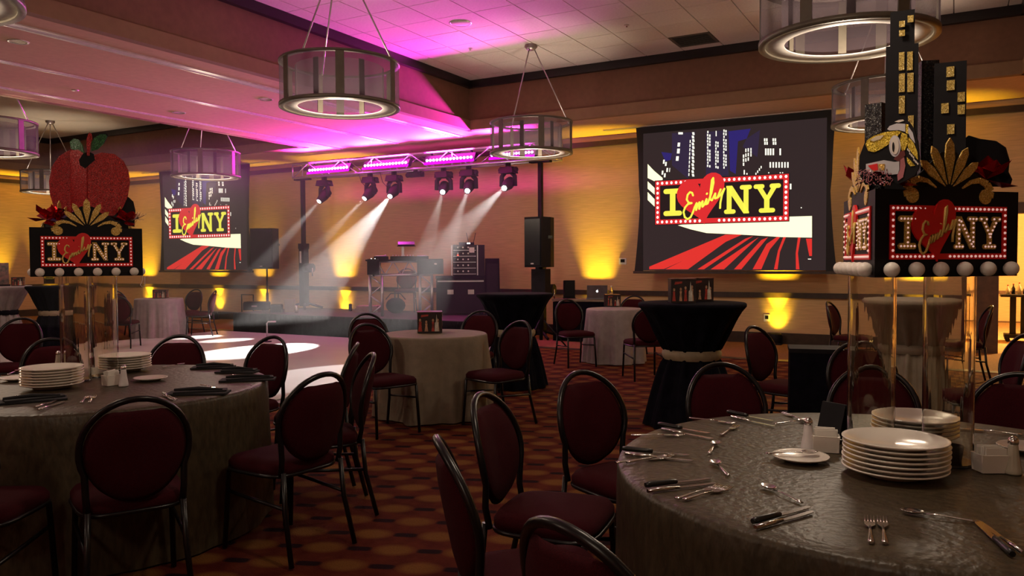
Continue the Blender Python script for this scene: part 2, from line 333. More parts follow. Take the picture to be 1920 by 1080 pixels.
# ceilings: a lower soffit with two deep trays
s = MB(); zt = Z_CEIL + .25
(a0, a1, b0, b1), (c0, c1, d0, d1) = COFL, COFR
for lo, hi in (((X_LEFT, Y_FRONT), (X_RIGHT, b0)), ((X_LEFT, b1), (X_RIGHT, Y_BACK)), ((X_LEFT, b0), (a0, b1)), ((a1, b0), (c0, b1)), ((c1, b0), (X_RIGHT, b1))):
    s.span((*lo, Z_SOF), (*hi, Z_SOF + .1))
struct(s.build('ceiling', 'soffit'), 'low tan plaster ceiling between the raised trays')
def tray(cof, name, words):
    x0, x1, y0, y1 = cof
    ZF = 3.99
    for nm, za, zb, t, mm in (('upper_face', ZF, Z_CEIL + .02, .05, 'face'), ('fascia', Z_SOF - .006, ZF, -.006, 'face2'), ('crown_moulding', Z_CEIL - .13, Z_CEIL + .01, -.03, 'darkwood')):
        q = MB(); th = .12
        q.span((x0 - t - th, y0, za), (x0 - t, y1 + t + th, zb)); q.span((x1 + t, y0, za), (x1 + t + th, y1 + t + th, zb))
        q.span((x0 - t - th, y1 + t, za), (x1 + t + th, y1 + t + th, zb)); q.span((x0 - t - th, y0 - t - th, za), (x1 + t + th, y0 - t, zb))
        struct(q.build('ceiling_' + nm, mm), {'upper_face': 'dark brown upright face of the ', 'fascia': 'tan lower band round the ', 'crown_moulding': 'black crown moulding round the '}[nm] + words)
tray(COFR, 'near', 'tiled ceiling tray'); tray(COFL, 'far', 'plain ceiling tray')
struct(MB().span((c0 - .06, d0 - .1, Z_CEIL + .014), (c1 + .06, d1 + .06, Z_CEIL + .05)).build('ceiling_grid', 'grid'), 'pale square ceiling tiles in a dark grid')
grid_o = bpy.data.objects['ceiling_grid']
struct(MB().span((a0 - .06, b0 - .1, Z_CEIL), (a1 + .06, b1 + .06, Z_CEIL + .05)).build('ceiling_far_tray', 'tileplain'), 'plain pale ceiling of the far tray')
GP = .61; gx0, gy0 = -4.305, 8.23
tile_me = {}; rest = MB()
ix = range(int((c0 - gx0) // GP), int((c1 - gx0) // GP) + 1); iy = range(int((d0 - gy0) // GP), int((d1 - gy0) // GP) + 1)
for i in ix:
    for j in iy:
        if (i, j) == (1, 5): continue                      # the air grille sits here
        xa, xb = max(c0, gx0 + i * GP) + .007, min(c1, gx0 + (i + 1) * GP) - .007
        ya, yb = max(d0, gy0 + j * GP) + .005, min(d1, gy0 + (j + 1) * GP) - .005
        if xb - xa < .03 or yb - ya < .03: continue
        w_, h_ = round(xb - xa, 3), round(yb - ya, 3)
        if ya < 5.4:
            rest.box(((xa + xb) / 2, (ya + yb) / 2, Z_CEIL + .008), (w_, h_, .016)); continue
        if (w_, h_) not in tile_me:
            o = MB().box((0, 0, .008), (w_, h_, .016), taper=1.0).build('tile', 'tile', grid_o); tile_me[(w_, h_)] = o.data
        else:
            o = bpy.data.objects.new('tile', tile_me[(w_, h_)]); COL.objects.link(o); o.parent = grid_o
        o.location = ((xa + xb) / 2, (ya + yb) / 2, Z_CEIL + random.uniform(-.001, .001))
o = rest.build('tile_field', 'tile', grid_o); o['kind'] = 'stuff'
# air grille
xg, yg = gx0 + 1.5 * GP, gy0 + 5.5 * GP
t = thing('ceiling_vent', 'dark square air grille set among pale ceiling tiles', 'vent', (xg, yg, Z_CEIL - .004))
q = MB()
for sx, sy, lx, ly in ((0, .28, .60, .04), (0, -.28, .60, .04), (.28, 0, .04, .52), (-.28, 0, .04, .52)): q.box((sx, sy, .006), (lx, ly, .012))
q.build('frame', 'vent', t)
MB().box((0, 0, .014), (.54, .54, .006)).build('backing', 'black', t)
for k in range(9): MB().box((0, -.24 + .06 * k, .005), (.52, .022, .006), Matrix.Rotation(.5, 3, 'X')).build('slat', 'vent', t)
t = thing('ceiling_speaker', 'round speaker grille flush in the pale ceiling tiles', 'speaker', (-5.92, 9.15, Z_CEIL - .006))
MB().lathe([(.0, .0), (.13, .0), (.135, .006)], 28).build('grille', 'tile', t); MB().lathe([(.135, .006), (.15, -.004), (.155, .006)], 28, cap=False).build('rim', 'can', t)
for k, (px_, py_) in enumerate(((1175, 47), (882, 91))):
    p = at(px_, py_, Z_CEIL); t = thing('sprinkler_head', ['small fire sprinkler head near the air grille', 'small fire sprinkler head near the round ceiling speaker'][k], 'sprinkler', p, 0, 'ceiling sprinklers')
    MB().lathe([(.0, -.03), (.012, -.028), (.012, 0)], 8).build('nozzle', 'steel', t); MB().lathe([(.035, -.004), (.035, 0), (.0, 0)], 14).build('escutcheon', 'can', t)
# partition tracks in the low ceiling
for k, (xt, wd) in enumerate(((-8.2, .15), (-9.77, .085), (-11.22, .07))):
    q = MB().span((xt - wd / 2, -4, Z_SOF - .006), (xt + wd / 2, b1 + .6, Z_SOF + .002))
    o = struct(q.build('trim_track', 'track'), ['wide', 'middle', 'narrow'][k] + ' metal partition track in the tan ceiling')
    for sx in (-1, 1): MB().span((xt + sx * wd / 2 - .009, -4, Z_SOF - .014), (xt + sx * wd / 2 + .009, b1 + .6, Z_SOF)).build('track_lip', 'can', o)
# recessed cans in the low ceiling
def can_light(x, y, label):
    t = thing('recessed_light', label, 'ceiling light', (x, y, Z_SOF), 0, 'recessed downlights in the low ceiling')
    MB().lathe([(.085, -.002), (.098, -.008), (.105, 0)], 28, cap=False).build('trim_ring', 'can', t)
    MB().lathe([(.088, -.002), (.05, -.0012), (.0, -.001)], 24, cap=False).build('reflector', 'canin', t)
    for k in range(5): MB().box((-.05 + .025 * k, 0, -.003), (.004, .14, .003)).build('baffle', 'can', t)
    lamp('downlight', 'SPOT', (0, 0, -.03), W_CAN, WARM, parent=t, spot_size=R(125), spot_blend=1.0, shadow_soft_size=.07)  # lamp added for the room's general light; the cans look unlit
for x, y in ((-8.78, 4.85), (-8.78, 8.33), (-10.72, 4.85), (-10.72, 8.36), (-8.78, 1.4), (-10.72, 1.4), (2.6, 2.0), (2.6, 5.5), (2.6, 9.0)):  # the row past the tiled tray is unseen, added to light the tables
    can_light(x, y, 'recessed ceiling downlight with a bright rim ' + ('beside the wide metal track' if x == -8.78 else 'beside the narrow metal track' if x < -9 else 'added unseen past the tiled tray'))
t = tag(MB().lathe([(0, -.012), (.04, -.01), (.05, 0)], 16).build('smoke_detector', 'can', None, at(141, 169, Z_SOF)), 'small pale disc detector between the metal ceiling tracks', 'detector')

# ------------------------------------------------------------------ pendants
def pendant(loc, label):
    x, y = loc; RD, ZB, ZT = .62, 3.06, 3.53
    t = thing('pendant_light', label, 'pendant', (x, y, 0), 0, 'drum pendants')
    MB().lathe([(.09, Z_CEIL), (.10, Z_CEIL - .03), (.06, Z_CEIL - .075), (0, Z_CEIL - .08)], 20).build('canopy', 'rod', t)
    for k in range(3):
        a = 2 * pi * k / 3 + .55
        o = MB().cyl((.05 * cos(a), .05 * sin(a), Z_CEIL - .06), ((RD - .05) * cos(a), (RD - .05) * sin(a), ZT), .009, 8).build('rod', 'rod', t)
        MB().sphere(((RD - .05) * cos(a), (RD - .05) * sin(a), ZT + .01), .02, 8, 6).build('rod_end', 'rod', o)
    MB().lathe([(RD, ZB + .03), (RD, ZT)], 48, cap=False).build('shade', 'shade', t)
    MB().lathe([(RD - .16, ZB + .05), (RD - .16, ZT - .04)], 40, cap=False).build('inner_shade', 'shade', t)
    MB().lathe([(RD - .05, ZT - .012), (RD + .008, ZT - .012), (RD + .008, ZT + .012), (RD - .05, ZT + .012), (RD - .05, ZT - .012)], 48, cap=False).build('top_ring', 'ring', t)
    MB().lathe([(RD - .04, ZB), (RD + .01, ZB), (RD + .01, ZB + .035), (RD - .04, ZB + .035), (RD - .04, ZB)], 48, cap=False).build('bottom_ring', 'ring', t)
    MB().lathe([(RD - .18, ZB + .012), (RD - .03, ZB + .012), (RD - .03, ZB + .02), (RD - .18, ZB + .02), (RD - .18, ZB + .012)], 48, cap=False).build('diffuser', 'diff', t)
    for k in range(6):
        a = 2 * pi * k / 6 + .2
        MB().box(((RD - .005) * cos(a), (RD - .005) * sin(a), (ZB + ZT) / 2), (.012, .085, ZT - ZB), Matrix.Rotation(a, 3, 'Z')).build('strap', 'ring', t)
        MB().box(((RD - .17) * cos(a + .5), (RD - .17) * sin(a + .5), (ZB + ZT) / 2), (.01, .06, ZT - ZB - .06), Matrix.Rotation(a + .5, 3, 'Z')).build('inner_strap', 'ring', t)
    lamp('pendant_lamp', 'POINT', (0, 0, ZB - .16), W_PENDANT * (1.15 if y < 0 else 1.0), WARM, parent=t, shadow_soft_size=.15)
for loc, lb in (((-5.69, 6.44), 'drum pendant tinted magenta hanging before the brown bulkhead corner'), ((-5.6, 10.6), 'drum pendant glowing magenta hanging over the lighting truss end'),
                ((-.72, 6.42), 'large drum pendant behind the glitter skyscraper top'), ((-.72, 10.55), 'grey drum pendant beside the skyscraper cut-outs near the doorway'),
                ((-12.4, 10.25), 'drum pendant hanging in front of the projection screen by the room corner'), ((-12.4, 6.4), 'magenta drum pendant hanging beside the glitter apple'),
                ((-18.0, 10.6), 'pale drum pendant hanging behind the glitter apple'), ((-5.58, 2.42), 'drum pendant over the round table with the glitter apple'), ((-.72, 2.35), 'drum pendant over the round table with the taxi cut-out'), ((-5.58, -1.7), 'unseen drum pendant added over the aisle past the apple table'), ((-.72, -1.7), 'unseen drum pendant added over the aisle past the taxi table')):  # both aisle pendants are unseen, added to light the marquee fronts
    pendant(loc, lb)
# lamp in the foyer
t = thing('foyer_ceiling_light', 'round ceiling lamp lighting the foyer', 'ceiling light', (2.0, 16.6, 2.96))
MB().lathe([(0, -.06), (.22, -.04), (.25, .04)], 24).build('bowl', emis('foyer_bowl', (1, .8, .45), 3), t)
lamp('foyer_lamp', 'POINT', (0, 0, -.25), W_FOYER, (1, .66, .22), parent=t, shadow_soft_size=.2)

# ------------------------------------------------------------------ amber uplights along the walls
def uplight(x, y, wx, wy, label, z=0.0, power=1.0):
    t = thing('uplight', label, 'uplight', (x, y, z), atan2(wy, wx) - pi / 2, 'amber uplights along the walls')
    MB().lathe([(.085, .03), (.10, .05), (.10, .17), (.09, .19), (.075, .19), (.07, .175), (0, .17)], 18).build('body', 'black', t)
    MB().lathe([(0, .172), (.068, .176)], 18, cap=False).build('lens', 'amberlens', t)
    MB().box((0, 0, .015), (.2, .16, .03)).build('foot', 'black', t)
    for sx in (-1, 1): MB().box((sx * .11, 0, .09), (.012, .03, .14)).build('bracket', 'black', t)
    lamp('uplight_lamp', 'SPOT', (0, 0, .20), W_UP * power, AMBER, (0, .06, 1.2), parent=t, spot_size=R(46), spot_blend=1.0, shadow_soft_size=.03)
    lamp('uplight_spill', 'SPOT', (0, 0, .20), W_UP * power * .05, AMBER, (0, .6, 1.0), parent=t, spot_size=R(76), spot_blend=1.0, shadow_soft_size=.05)
for k, (x, lb, zz, pw) in enumerate(((-2.62, 'amber uplight at the wall below the projection screen near the doorway', 0, 1), (-5.94, 'amber uplight behind the laptop table', 0, 1.15), (-12.28, 'amber uplight on the floor behind the stage', 0, 1.0),
        (-14.9, 'amber uplight in a wire frame beside the stage end', 0, .6), (-16.5, 'amber uplight at the wall below the projection screen by the room corner', 0, .9), (-19.3, 'amber uplight behind the far pale table', 0, .9),
        (-.45, 'amber uplight at the wall near the doorway', 0, 1))):
    uplight(x, Y_BACK - .19, 0, 1, lb, zz, pw)
uplight(X_LEFT + .19, 11.5, -1, 0, 'amber uplight at the side wall behind the tall pale tables'); uplight(X_LEFT + .19, 12.95, -1, 0, 'amber uplight at the side wall near the room corner')

# ------------------------------------------------------------------ wall plates
def plate(p, wd, ht, label, cat, dark):
    t = thing(cat.replace(' ', '_'), label, cat, p)
    MB().box((0, -.008, 0), (wd, .016, ht)).build('plate', 'plate_wall', t); MB().box((0, -.018, .01), (wd * .55, .006, ht * .5)).build(dark, 'black', t)
plate(aty(1168, 490, Y_BACK), .15, .12, 'white thermostat on the wall beside the screen near the doorway', 'thermostat', 'display')
plate(aty(1438, 596, Y_BACK), .10, .12, 'pale wall socket beside an uplight beam', 'wall socket', 'socket_face')
p = Vector((X_LEFT, 0, 0)); q = atp(92, 525, p, Vector((1, 0, 0)))
t = thing('wall_socket', 'dark square plate on the side wall under the marquee with the apple', 'wall plate', q)
MB().box((.008, 0, 0), (.016, .3, .2)).build('plate', 'rail', t); MB().box((.018, 0, .02), (.006, .2, .08)).build('socket_face', 'black', t)
# ================================================================== SIGN ART (x 0..1000, y 0..345 downwards)
def heart():
    pts = []
    for i in range(40):
        a = 2 * pi * i / 40
        x = 16 * sin(a) ** 3; y = 13 * cos(a) - 5 * cos(2 * a) - 2 * cos(3 * a) - cos(4 * a)
        c, s_ = cos(R(14)), sin(R(14)); x, y = x * c - y * s_ * .55, y * c + x * s_ * .9
        pts.append((362 + x * 11.8, 138 - y * 13.4))
    return pts
def bar(x0, y0, x1, y1, r=8):              # slab with rounded ends
    out = []
    for cx, cy, a0 in ((x1 - r, y0 + r, -90), (x1 - r, y1 - r, 0), (x0 + r, y1 - r, 90), (x0 + r, y0 + r, 180)):
        out += [(cx + r * cos(R(a0 + k * 30)), cy + r * sin(R(a0 + k * 30))) for k in range(4)]
    return out
LETTERS = {
    'letter_i': [bar(66, 66, 214, 106, 19), bar(66, 240, 214, 280, 19), [(118, 100), (162, 100), (162, 246), (118, 246)]],
    'letter_n': [[(556, 78), (592, 78), (592, 250), (556, 250)], [(680, 78), (716, 78), (716, 280), (680, 280)], [(552, 66), (596, 66), (720, 268), (720, 280), (680, 280), (552, 80)], bar(536, 246, 622, 280, 16), bar(652, 66, 740, 100, 16)],
    'letter_y': [[(768, 80), (806, 80), (866, 182), (866, 256), (828, 256), (828, 182)], [(866, 182), (828, 190), (886, 80), (926, 80)], bar(752, 66, 830, 100, 16), bar(866, 66, 946, 100, 16), bar(790, 246, 906, 280, 16)],
}
def script_strokes():
    raw = [[(652, 705), (645, 685), (628, 680), (610, 700), (603, 735), (618, 760), (642, 762), (612, 770), (590, 795), (578, 830), (588, 868), (610, 884), (634, 868), (652, 830), (664, 795)],
           [(664, 795), (680, 762), (676, 815), (690, 775), (702, 756), (700, 806), (712, 768), (726, 748), (724, 790), (736, 778)],
           [(736, 778), (756, 732), (750, 772), (764, 766)], [(757, 694), (760, 690)],
           [(764, 766), (792, 690), (808, 610), (806, 574), (796, 590), (788, 660), (782, 735), (796, 742)],
           [(796, 742), (822, 690), (820, 728), (838, 722), (862, 660)], [(890, 655), (872, 700), (860, 760), (858, 800)], [(838, 722), (862, 700), (890, 655)]]
    def nm(x, y):
        u = (x - 352) / 998; yt = 597 - 50 * u; yb = 925 - 30 * u
        return (u * 1000, (y - yt) / (yb - yt) * 345)
    return [[nm(*p) for p in s_] for s_ in raw]
def ribbon(pts, w_):
    out = []
    for (x0, y0), (x1, y1) in zip(pts, pts[1:]):
        d = sqrt((x1 - x0) ** 2 + (y1 - y0) ** 2) or 1; nx, ny = -(y1 - y0) / d * w_, (x1 - x0) / d * w_
        out.append([(x0 + nx, y0 + ny), (x0 - nx, y0 - ny), (x1 - nx, y1 - ny), (x1 + nx, y1 + ny)])
    for x, y in pts: out.append([(x + w_ * cos(2 * pi * k / 8), y + w_ * sin(2 * pi * k / 8)) for k in range(8)])
    return out
FRAME = [[(0, 0), (1000, 0), (1000, 38), (0, 38)], [(0, 307), (1000, 307), (1000, 345), (0, 345)], [(0, 38), (38, 38), (38, 307), (0, 307)], [(962, 38), (1000, 38), (1000, 307), (962, 307)]]
DOTS = [(19 + 962 * k / 26, 19) for k in range(27) if not 7.6 < k < 13.4] + [(19 + 962 * k / 26, 326) for k in range(27) if not 9.4 < k < 12.6] + [(x, 19 + 307 * k / 8) for k in range(1, 8) for x in (19, 981)]

# ================================================================== PROJECTION SCREENS
E_ = dict(bg=emis('picture_dark', (.033, .021, .021), 1.0), cream=emis('picture_cream', (1.0, .98, .62), 1.25), win=emis('picture_window', (.95, .93, .78), 1.2), red=emis('picture_red', (.72, .035, .028), 1.0),
          yellow=emis('picture_yellow', (.86, .82, .08), 1.05), blue=emis('picture_blue', (.030, .020, .15), 1.0), dkblue=emis('picture_dark_blue', (.034, .022, .050), 1.0), black=emis('picture_black', (.022, .012, .012), 1.0),
          dot=emis('picture_dot', (1, .88, .82), 1.2), sred=emis('picture_sign_red', (.70, .028, .030), 1.0), dkred=emis('picture_deep_red', (.30, .02, .018), 1.0))
YS = 13.4
sL, sR_ = aty(1206, 300, YS).x, aty(1550, 300, YS).x; sT, sB = aty(1206, 253, YS).z + .02, aty(1380, 507, YS).z
def uvc(x, y, oy=190):
    p = aty(1140 + x / 4, oy + y / 4, YS); return ((p.x - sL) / (sR_ - sL), (p.z - sB) / (sT - sB))
def wins():
    q = []
    def w(x, y, dx=10, dy=24, sk=0): q.append([(x, y), (x + dx, y), (x + dx + sk, y + dy), (x + sk, y + dy)])
    w(528, 232, 34, 16)
    for x, y, h_ in ((524, 310, 30), (520, 355, 36), (512, 412, 34)): w(x, y, 20 if h_ > 30 else 18, h_, -3)
    for k in range(13): w(628 - k * .2 + (0 if k % 2 else 3), 232 + k * 26, 16, 20, 4); 
    for k in range(9): w(614 - k * 1.2, 290 + k * 31, 7, 22, -1)
    for cx, y0, n in ((745, 222, 12), (806, 300, 9), (866, 212, 13)):
        for k in range(n):
            w(cx - (k % 2) * 2, y0 + k * 23, 9, 17)
            if (k * 7 + cx) % 5: w(cx + 14, y0 + 4 + k * 23, 10, 17)
    w(808, 222, 7, 40)
    for k in range(3):
        w(1012, 400 + k * 30, 10, 24); w(1030, 355 + k * 36, 9, 26); w(1048, 352 + k * 34, 9, 26); w(1068, 350 + k * 22, 9, 20)
    w(1018, 515, 9, 34); w(1038, 538, 9, 12)
    for k in range(4): w(1106 + k * 13, 536 - k * 17, 8, 18)
    for x in (1170, 1186, 1234, 1250): w(x, 278, 11, 22); w(x + 2, 304, 11, 22)
    for x in (1178, 1196, 1214, 1234, 1286): w(x, 354, 12, 50)
    for k in range(7): w(1212 + k * 22, 456 - 0 * k, 11, 42)
    for x in (1202, 1288, 1306): w(x, 532, 8, 8)
    for x, y in ((415, 438), (430, 455), (405, 520), (422, 540), (440, 500), (462, 500)): w(x, y, 12 if x < 450 else 5, 30, -3)
    w(1364, 618, 12, 42); w(1446, 794, 8, 8); w(1020 + 480, 1170 + 10, 24, 6)
    return q
cr2 = lambda pts: [(x, y + 920) for x, y in pts]    # second crop starts 230 px lower
PICT = [('night_sky', 'blue', .002, [[(400, 380), (480, 390), (470, 440), (430, 450)], [(905, 225), (1070, 205), (1040, 280), (975, 300), (958, 545), (915, 520)]]),
        ('tower_shadow', 'dkblue', .0015, [[(480, 240), (655, 230), (600, 580), (480, 480)], [(735, 230), (905, 215), (905, 560), (735, 560)], [(1040, 280), (1140, 215), (1120, 420), (1010, 340)]]),
        ('lit_window', 'win', .004, wins()),
        ('light_arc', 'cream', .003, [[(298, 470), (345, 520), (410, 575), (410, 590), (350, 600), (298, 575)], [(298, 600), (350, 650), (350, 700), (298, 655)], [(298, 680), (350, 735), (350, 790), (298, 740)], cr2([(525, 10), (620, 40), (740, 68), (900, 75), (1100, 85), (1300, 98), (1530, 102), (1530, -60), (1360, -55), (700, -20)])]),
        ('red_streak', 'red', .003, [cr2(p) for p in ([(310, 340), (310, 320), (880, 80), (1010, 78), (420, 338)], [(430, 340), (900, 110), (930, 100), (600, 340)], [(670, 340), (1030, 110), (1090, 90), (720, 340)], [(770, 340), (1080, 130), (1130, 100), (870, 340)], [(945, 340), (1150, 120), (1200, 100), (1000, 340)],
            [(1085, 340), (1190, 150), (1270, 95), (1290, 100), (1215, 190), (1150, 340)], [(1245, 340), (1275, 200), (1315, 98), (1335, 98), (1290, 210), (1272, 340)], [(1410, 340), (1408, 220), (1425, 100), (1445, 100), (1425, 220), (1436, 340)], [(1510, 240), (1485, 110), (1530, 110), (1530, 240)])])]
def screen(xl, label, name):
    wd, ht = sR_ - sL, sT - sB
    t = thing('projection_screen', label, 'projection screen', (xl, YS, 0), 0, 'projection screens')
    def put(u, v, d): return (u * wd, -d, sB + v * ht)
    MB().prism([(0, sB), (wd, sB), (wd, sT), (0, sT)], 0, .006, lambda x, y, z: (x, .006 - z, y)).build('picture_field', E_['bg'], t)
    # black masking with the pulled-in edges of a tensioned screen
    q = MB(); n = 10
    for sd in (0, 1):
        L_ = []
        for k in range(n + 1):
            v = k / n; z = sB - .03 + v * (Z_SOF - sB + .03); inn = .115 - .055 * (1 - (2 * v - 1) ** 2) + (.02 if v > .5 else .05 * (1 - 2 * v))
            L_.append((-inn if sd == 0 else wd + inn, z))
        poly = L_ + [(wd if sd else 0, Z_SOF), (wd if sd else 0, sB - .03)]
        for k in range(n):
            e = wd if sd else 0
            q.prism([L_[k], (e, L_[k][1]), (e, L_[k + 1][1]), L_[k + 1]], 0, .008, lambda x, y, z: (x, .007 - z, y))
    q.prism([(0, sT), (wd, sT), (wd, Z_SOF), (0, Z_SOF)], 0, .008, lambda x, y, z: (x, .007 - z, y))
    q.build('masking', 'screenblack', t)
    MB().box((wd / 2, 0, sB - .035), (wd + .36, .05, .045)).build('bottom_bar', 'rail', t)
    MB().box((wd / 2, 0, Z_SOF - .008), (wd + 1.5, .12, .014)).build('ceiling_slot', 'can', t)
    for nm, mk, d, polys in PICT:
        q = MB()
        for p in polys:
            uv = [uvc(*c) for c in p]; uv = [(min(1, max(0, u)), min(1, max(0, v))) for u, v in uv]
            q.prism([(u * wd, sB + v * ht) for u, v in uv], 0, .0012, lambda x, y, z: (x, -d - z, y))
        q.build(nm, E_[mk], t)['kind'] = 'stuff'
    c0, c1_, c2, c3 = uvc(352, 597), uvc(1350, 547), uvc(1362, 895), uvc(360, 925)
    u0, u1 = (c0[0] + c3[0]) / 2, (c1_[0] + c2[0]) / 2; v0, v1 = (c0[1] + c1_[1]) / 2, (c2[1] + c3[1]) / 2
    def sg(x, y): return ((u0 + (u1 - u0) * x / 1000) * wd, sB + (v0 + (v1 - v0) * y / 345) * ht)
    def lay(nm, mk, d, polys):
        q = MB()
        for p in polys: q.prism([sg(*c) for c in p], 0, .0012, lambda x, y, z: (x, -d - z, y))
        return q.build(nm, E_[mk], t)
    lay('sign_panel', 'black', .006, [[(-6, -6), (1006, -6), (1006, 351), (-6, 351)]]); lay('sign_border', 'sred', .008, FRAME)
    lay('border_bulb', 'dot', .010, [[(x + 10 * cos(k), y + 12 * sin(k)) for k in [2 * pi * j / 8 for j in range(8)]] for x, y in DOTS])['kind'] = 'stuff'
    for nm, polys in LETTERS.items(): lay(nm, 'yellow', .010, polys)
    lay('heart', 'sred', .012, [heart()])
    lay('script_name', 'yellow', .014, [r for st in script_strokes() for r in ribbon(st, 7.5)])
screen(sL, 'projection screen near the doorway showing I Emily NY over red light trails', 'a')
screen(aty(303, 400, YS).x + .06, 'projection screen by the room corner showing I Emily NY over red light trails', 'b')
# ================================================================== DANCE FLOOR, STAGE AND STAGE GEAR
df = thing('dance_floor', 'glossy white dance floor in front of the stage', 'dance floor', (0, 0, 0))
MB().span((-13.3, 5.7, 0), (-6.05, 11.3, .03)).build('floor_surface', 'dance', df)
q = MB(); q.span((-6.05, 5.6, 0), (-5.93, 11.3, .016)); q.span((-13.4, 5.6, 0), (-5.93, 5.7, .016)); q.span((-13.4, 5.6, 0), (-13.3, 11.3, .016)); q.build('edge_trim', 'edge', df)
ZS = .40
st = thing('stage_riser', 'low stage riser with a black pleated skirt', 'stage', (0, 0, 0))
SX0, SX1, SY0, SY1 = -13.15, -7.35, 11.5, 13.5
MB().span((SX0, SY0, ZS - .05), (SX1, SY1, ZS)).build('deck', 'stagetop', st)
q = MB(); n = 150; pts = []
for k in range(n + 1):
    pts.append((SX0 + (SX1 - SX0) * k / n, SY0 - .01 + .012 * sin(k * 1.7)))
q.add([(x, y, 0.006) for x, y in pts] + [(x, y, ZS - .01) for x, y in pts], [(k, k + 1, n + 2 + k, n + 1 + k) for k in range(n)], True)
for xx, s_ in ((SX0, -1), (SX1, 1)): q.span((xx, SY0, .006), (xx + s_ * .012, SY1, ZS - .01))
q.build('skirt', 'stageskirt', st)
# ---- truss on two lifts
TY, TZ = 13.0, 3.45; TX0, TX1, TH = -12.75, -6.31, .15
tr = thing('lighting_truss', 'square aluminium lighting truss spanning above the stage', 'truss', (0, TY, TZ))
for sy in (-1, 1):
    for sz in (-1, 1): MB().cyl((TX0, sy * TH, sz * TH), (TX1, sy * TH, sz * TH), .024, 10).build('chord', 'tube', tr)
nb = 14
for k in range(nb):
    xa, xb = TX0 + (TX1 - TX0) * k / nb, TX0 + (TX1 - TX0) * (k + 1) / nb
    if k % 2: xa, xb = xb, xa
    for sy in (-1, 1): MB().cyl((xa, sy * TH, -TH), (xb, sy * TH, TH), .011, 6).build('brace', 'tube', tr)
    for sz in (-1, 1): MB().cyl((xa, -TH, sz * TH), (xb, TH, sz * TH), .011, 6).build('brace', 'tube', tr)
for xx in (TX0, (TX0 + TX1) / 2 - 1.0, (TX0 + TX1) / 2 + 1.0, TX1):
    q = MB()
    for a, b in (((-1, -1), (1, -1)), ((1, -1), (1, 1)), ((1, 1), (-1, 1)), ((-1, 1), (-1, -1))): q.cyl((xx, a[0] * TH, a[1] * TH), (xx, b[0] * TH, b[1] * TH), .016, 8)
    q.build('end_frame', 'tube', tr)
for k, (xp, z0, lb) in enumerate(((-12.6, ZS, 'black crank lift carrying the truss on the stage by the screen by the room corner'), (-6.68, 0, 'black crank lift carrying the truss end behind the loudspeaker'))):
    t = thing('truss_lift', lb, 'lift stand', (xp, TY, z0), 0, 'truss lifts'); zt = TZ - TH - z0 - .02
    MB().box((0, 0, zt / 2 + .5), (.075, .075, zt - 1.0)).build('upper_mast', 'black', t)
    MB().box((0, 0, .72), (.15, .15, 1.3)).build('lower_mast', 'black', t)
    MB().box((.02, -.02, 1.4), (.17, .17, .12)).build('collar', 'black', t)
    MB().box((0, 0, zt), (.42, .12, .04)).build('fork', 'black', t)
    w_ = MB().cyl((.09, -.05, .92), (.30, -.05, .92), .10, 14).build('winch', 'black', t); MB().cyl((.30, -.05, .92), (.30, -.05, .74), .015, 6).build('crank', 'steel', w_)
    MB().box((-.02, -.081, 1.16), (.05, .006, .26)).build('maker_label', 'plate_wall', t)
    for j in range(4):
        a = pi / 4 + j * pi / 2; MB().tube([(0, 0, .16), (.40 * cos(a), .40 * sin(a), .03)], .025, 8).build('leg', 'black', t)
# ---- magenta light bars in the truss
for k, (xa, xb) in enumerate(((577, 652), (681, 763), (797, 886), (919, 1000))):
    X0, X1 = aty(xa, 310, TY - .2).x, aty(xb, 300, TY - .2).x
    t = thing('led_bar', ['magenta light bar at the lift end of the truss', 'magenta light bar above the bright-beam moving light', 'magenta light bar above the two paired moving lights', 'magenta light bar seen through the drum pendant'][k], 'light bar', ((X0 + X1) / 2, TY - .17, TZ + .0), 0, 'magenta light bars'); wd = X1 - X0
    tilt = Matrix.Rotation(R(-28), 3, 'X')
    MB().box((0, .05, 0), (wd + .06, .09, .15), tilt).build('housing', 'black', t)
    MB().box((0, -.001, -.02), (wd + .05, .012, .17), tilt).build('glow_face', 'ledface', t)  # glowing face made tall to imitate the magenta glow filling the truss
    q = MB()
    for j in range(14): q.sphere((-wd / 2 + wd * (j + .5) / 14, -.014, -.012), .027, 8, 6)
    q.build('lens_row', 'ledlens', t)
    for sx in (-1, 1): MB().box((sx * wd * .42, .08, .09), (.03, .04, .16)).build('bracket', 'black', t)
    lamp('led_wash', 'AREA', (0, -.06, .05), W_LED, MAGENTA, (0, -1.0, .55), parent=t, shape='RECTANGLE', size=wd, size_y=.08, spread=R(95))
    lamp('led_fill', 'AREA', (0, -.05, .16), W_LED * .22, MAGENTA, (0, .5, -.6), parent=t, shape='RECTANGLE', size=wd, size_y=.05)  # extra lamp added to wash the truss itself magenta
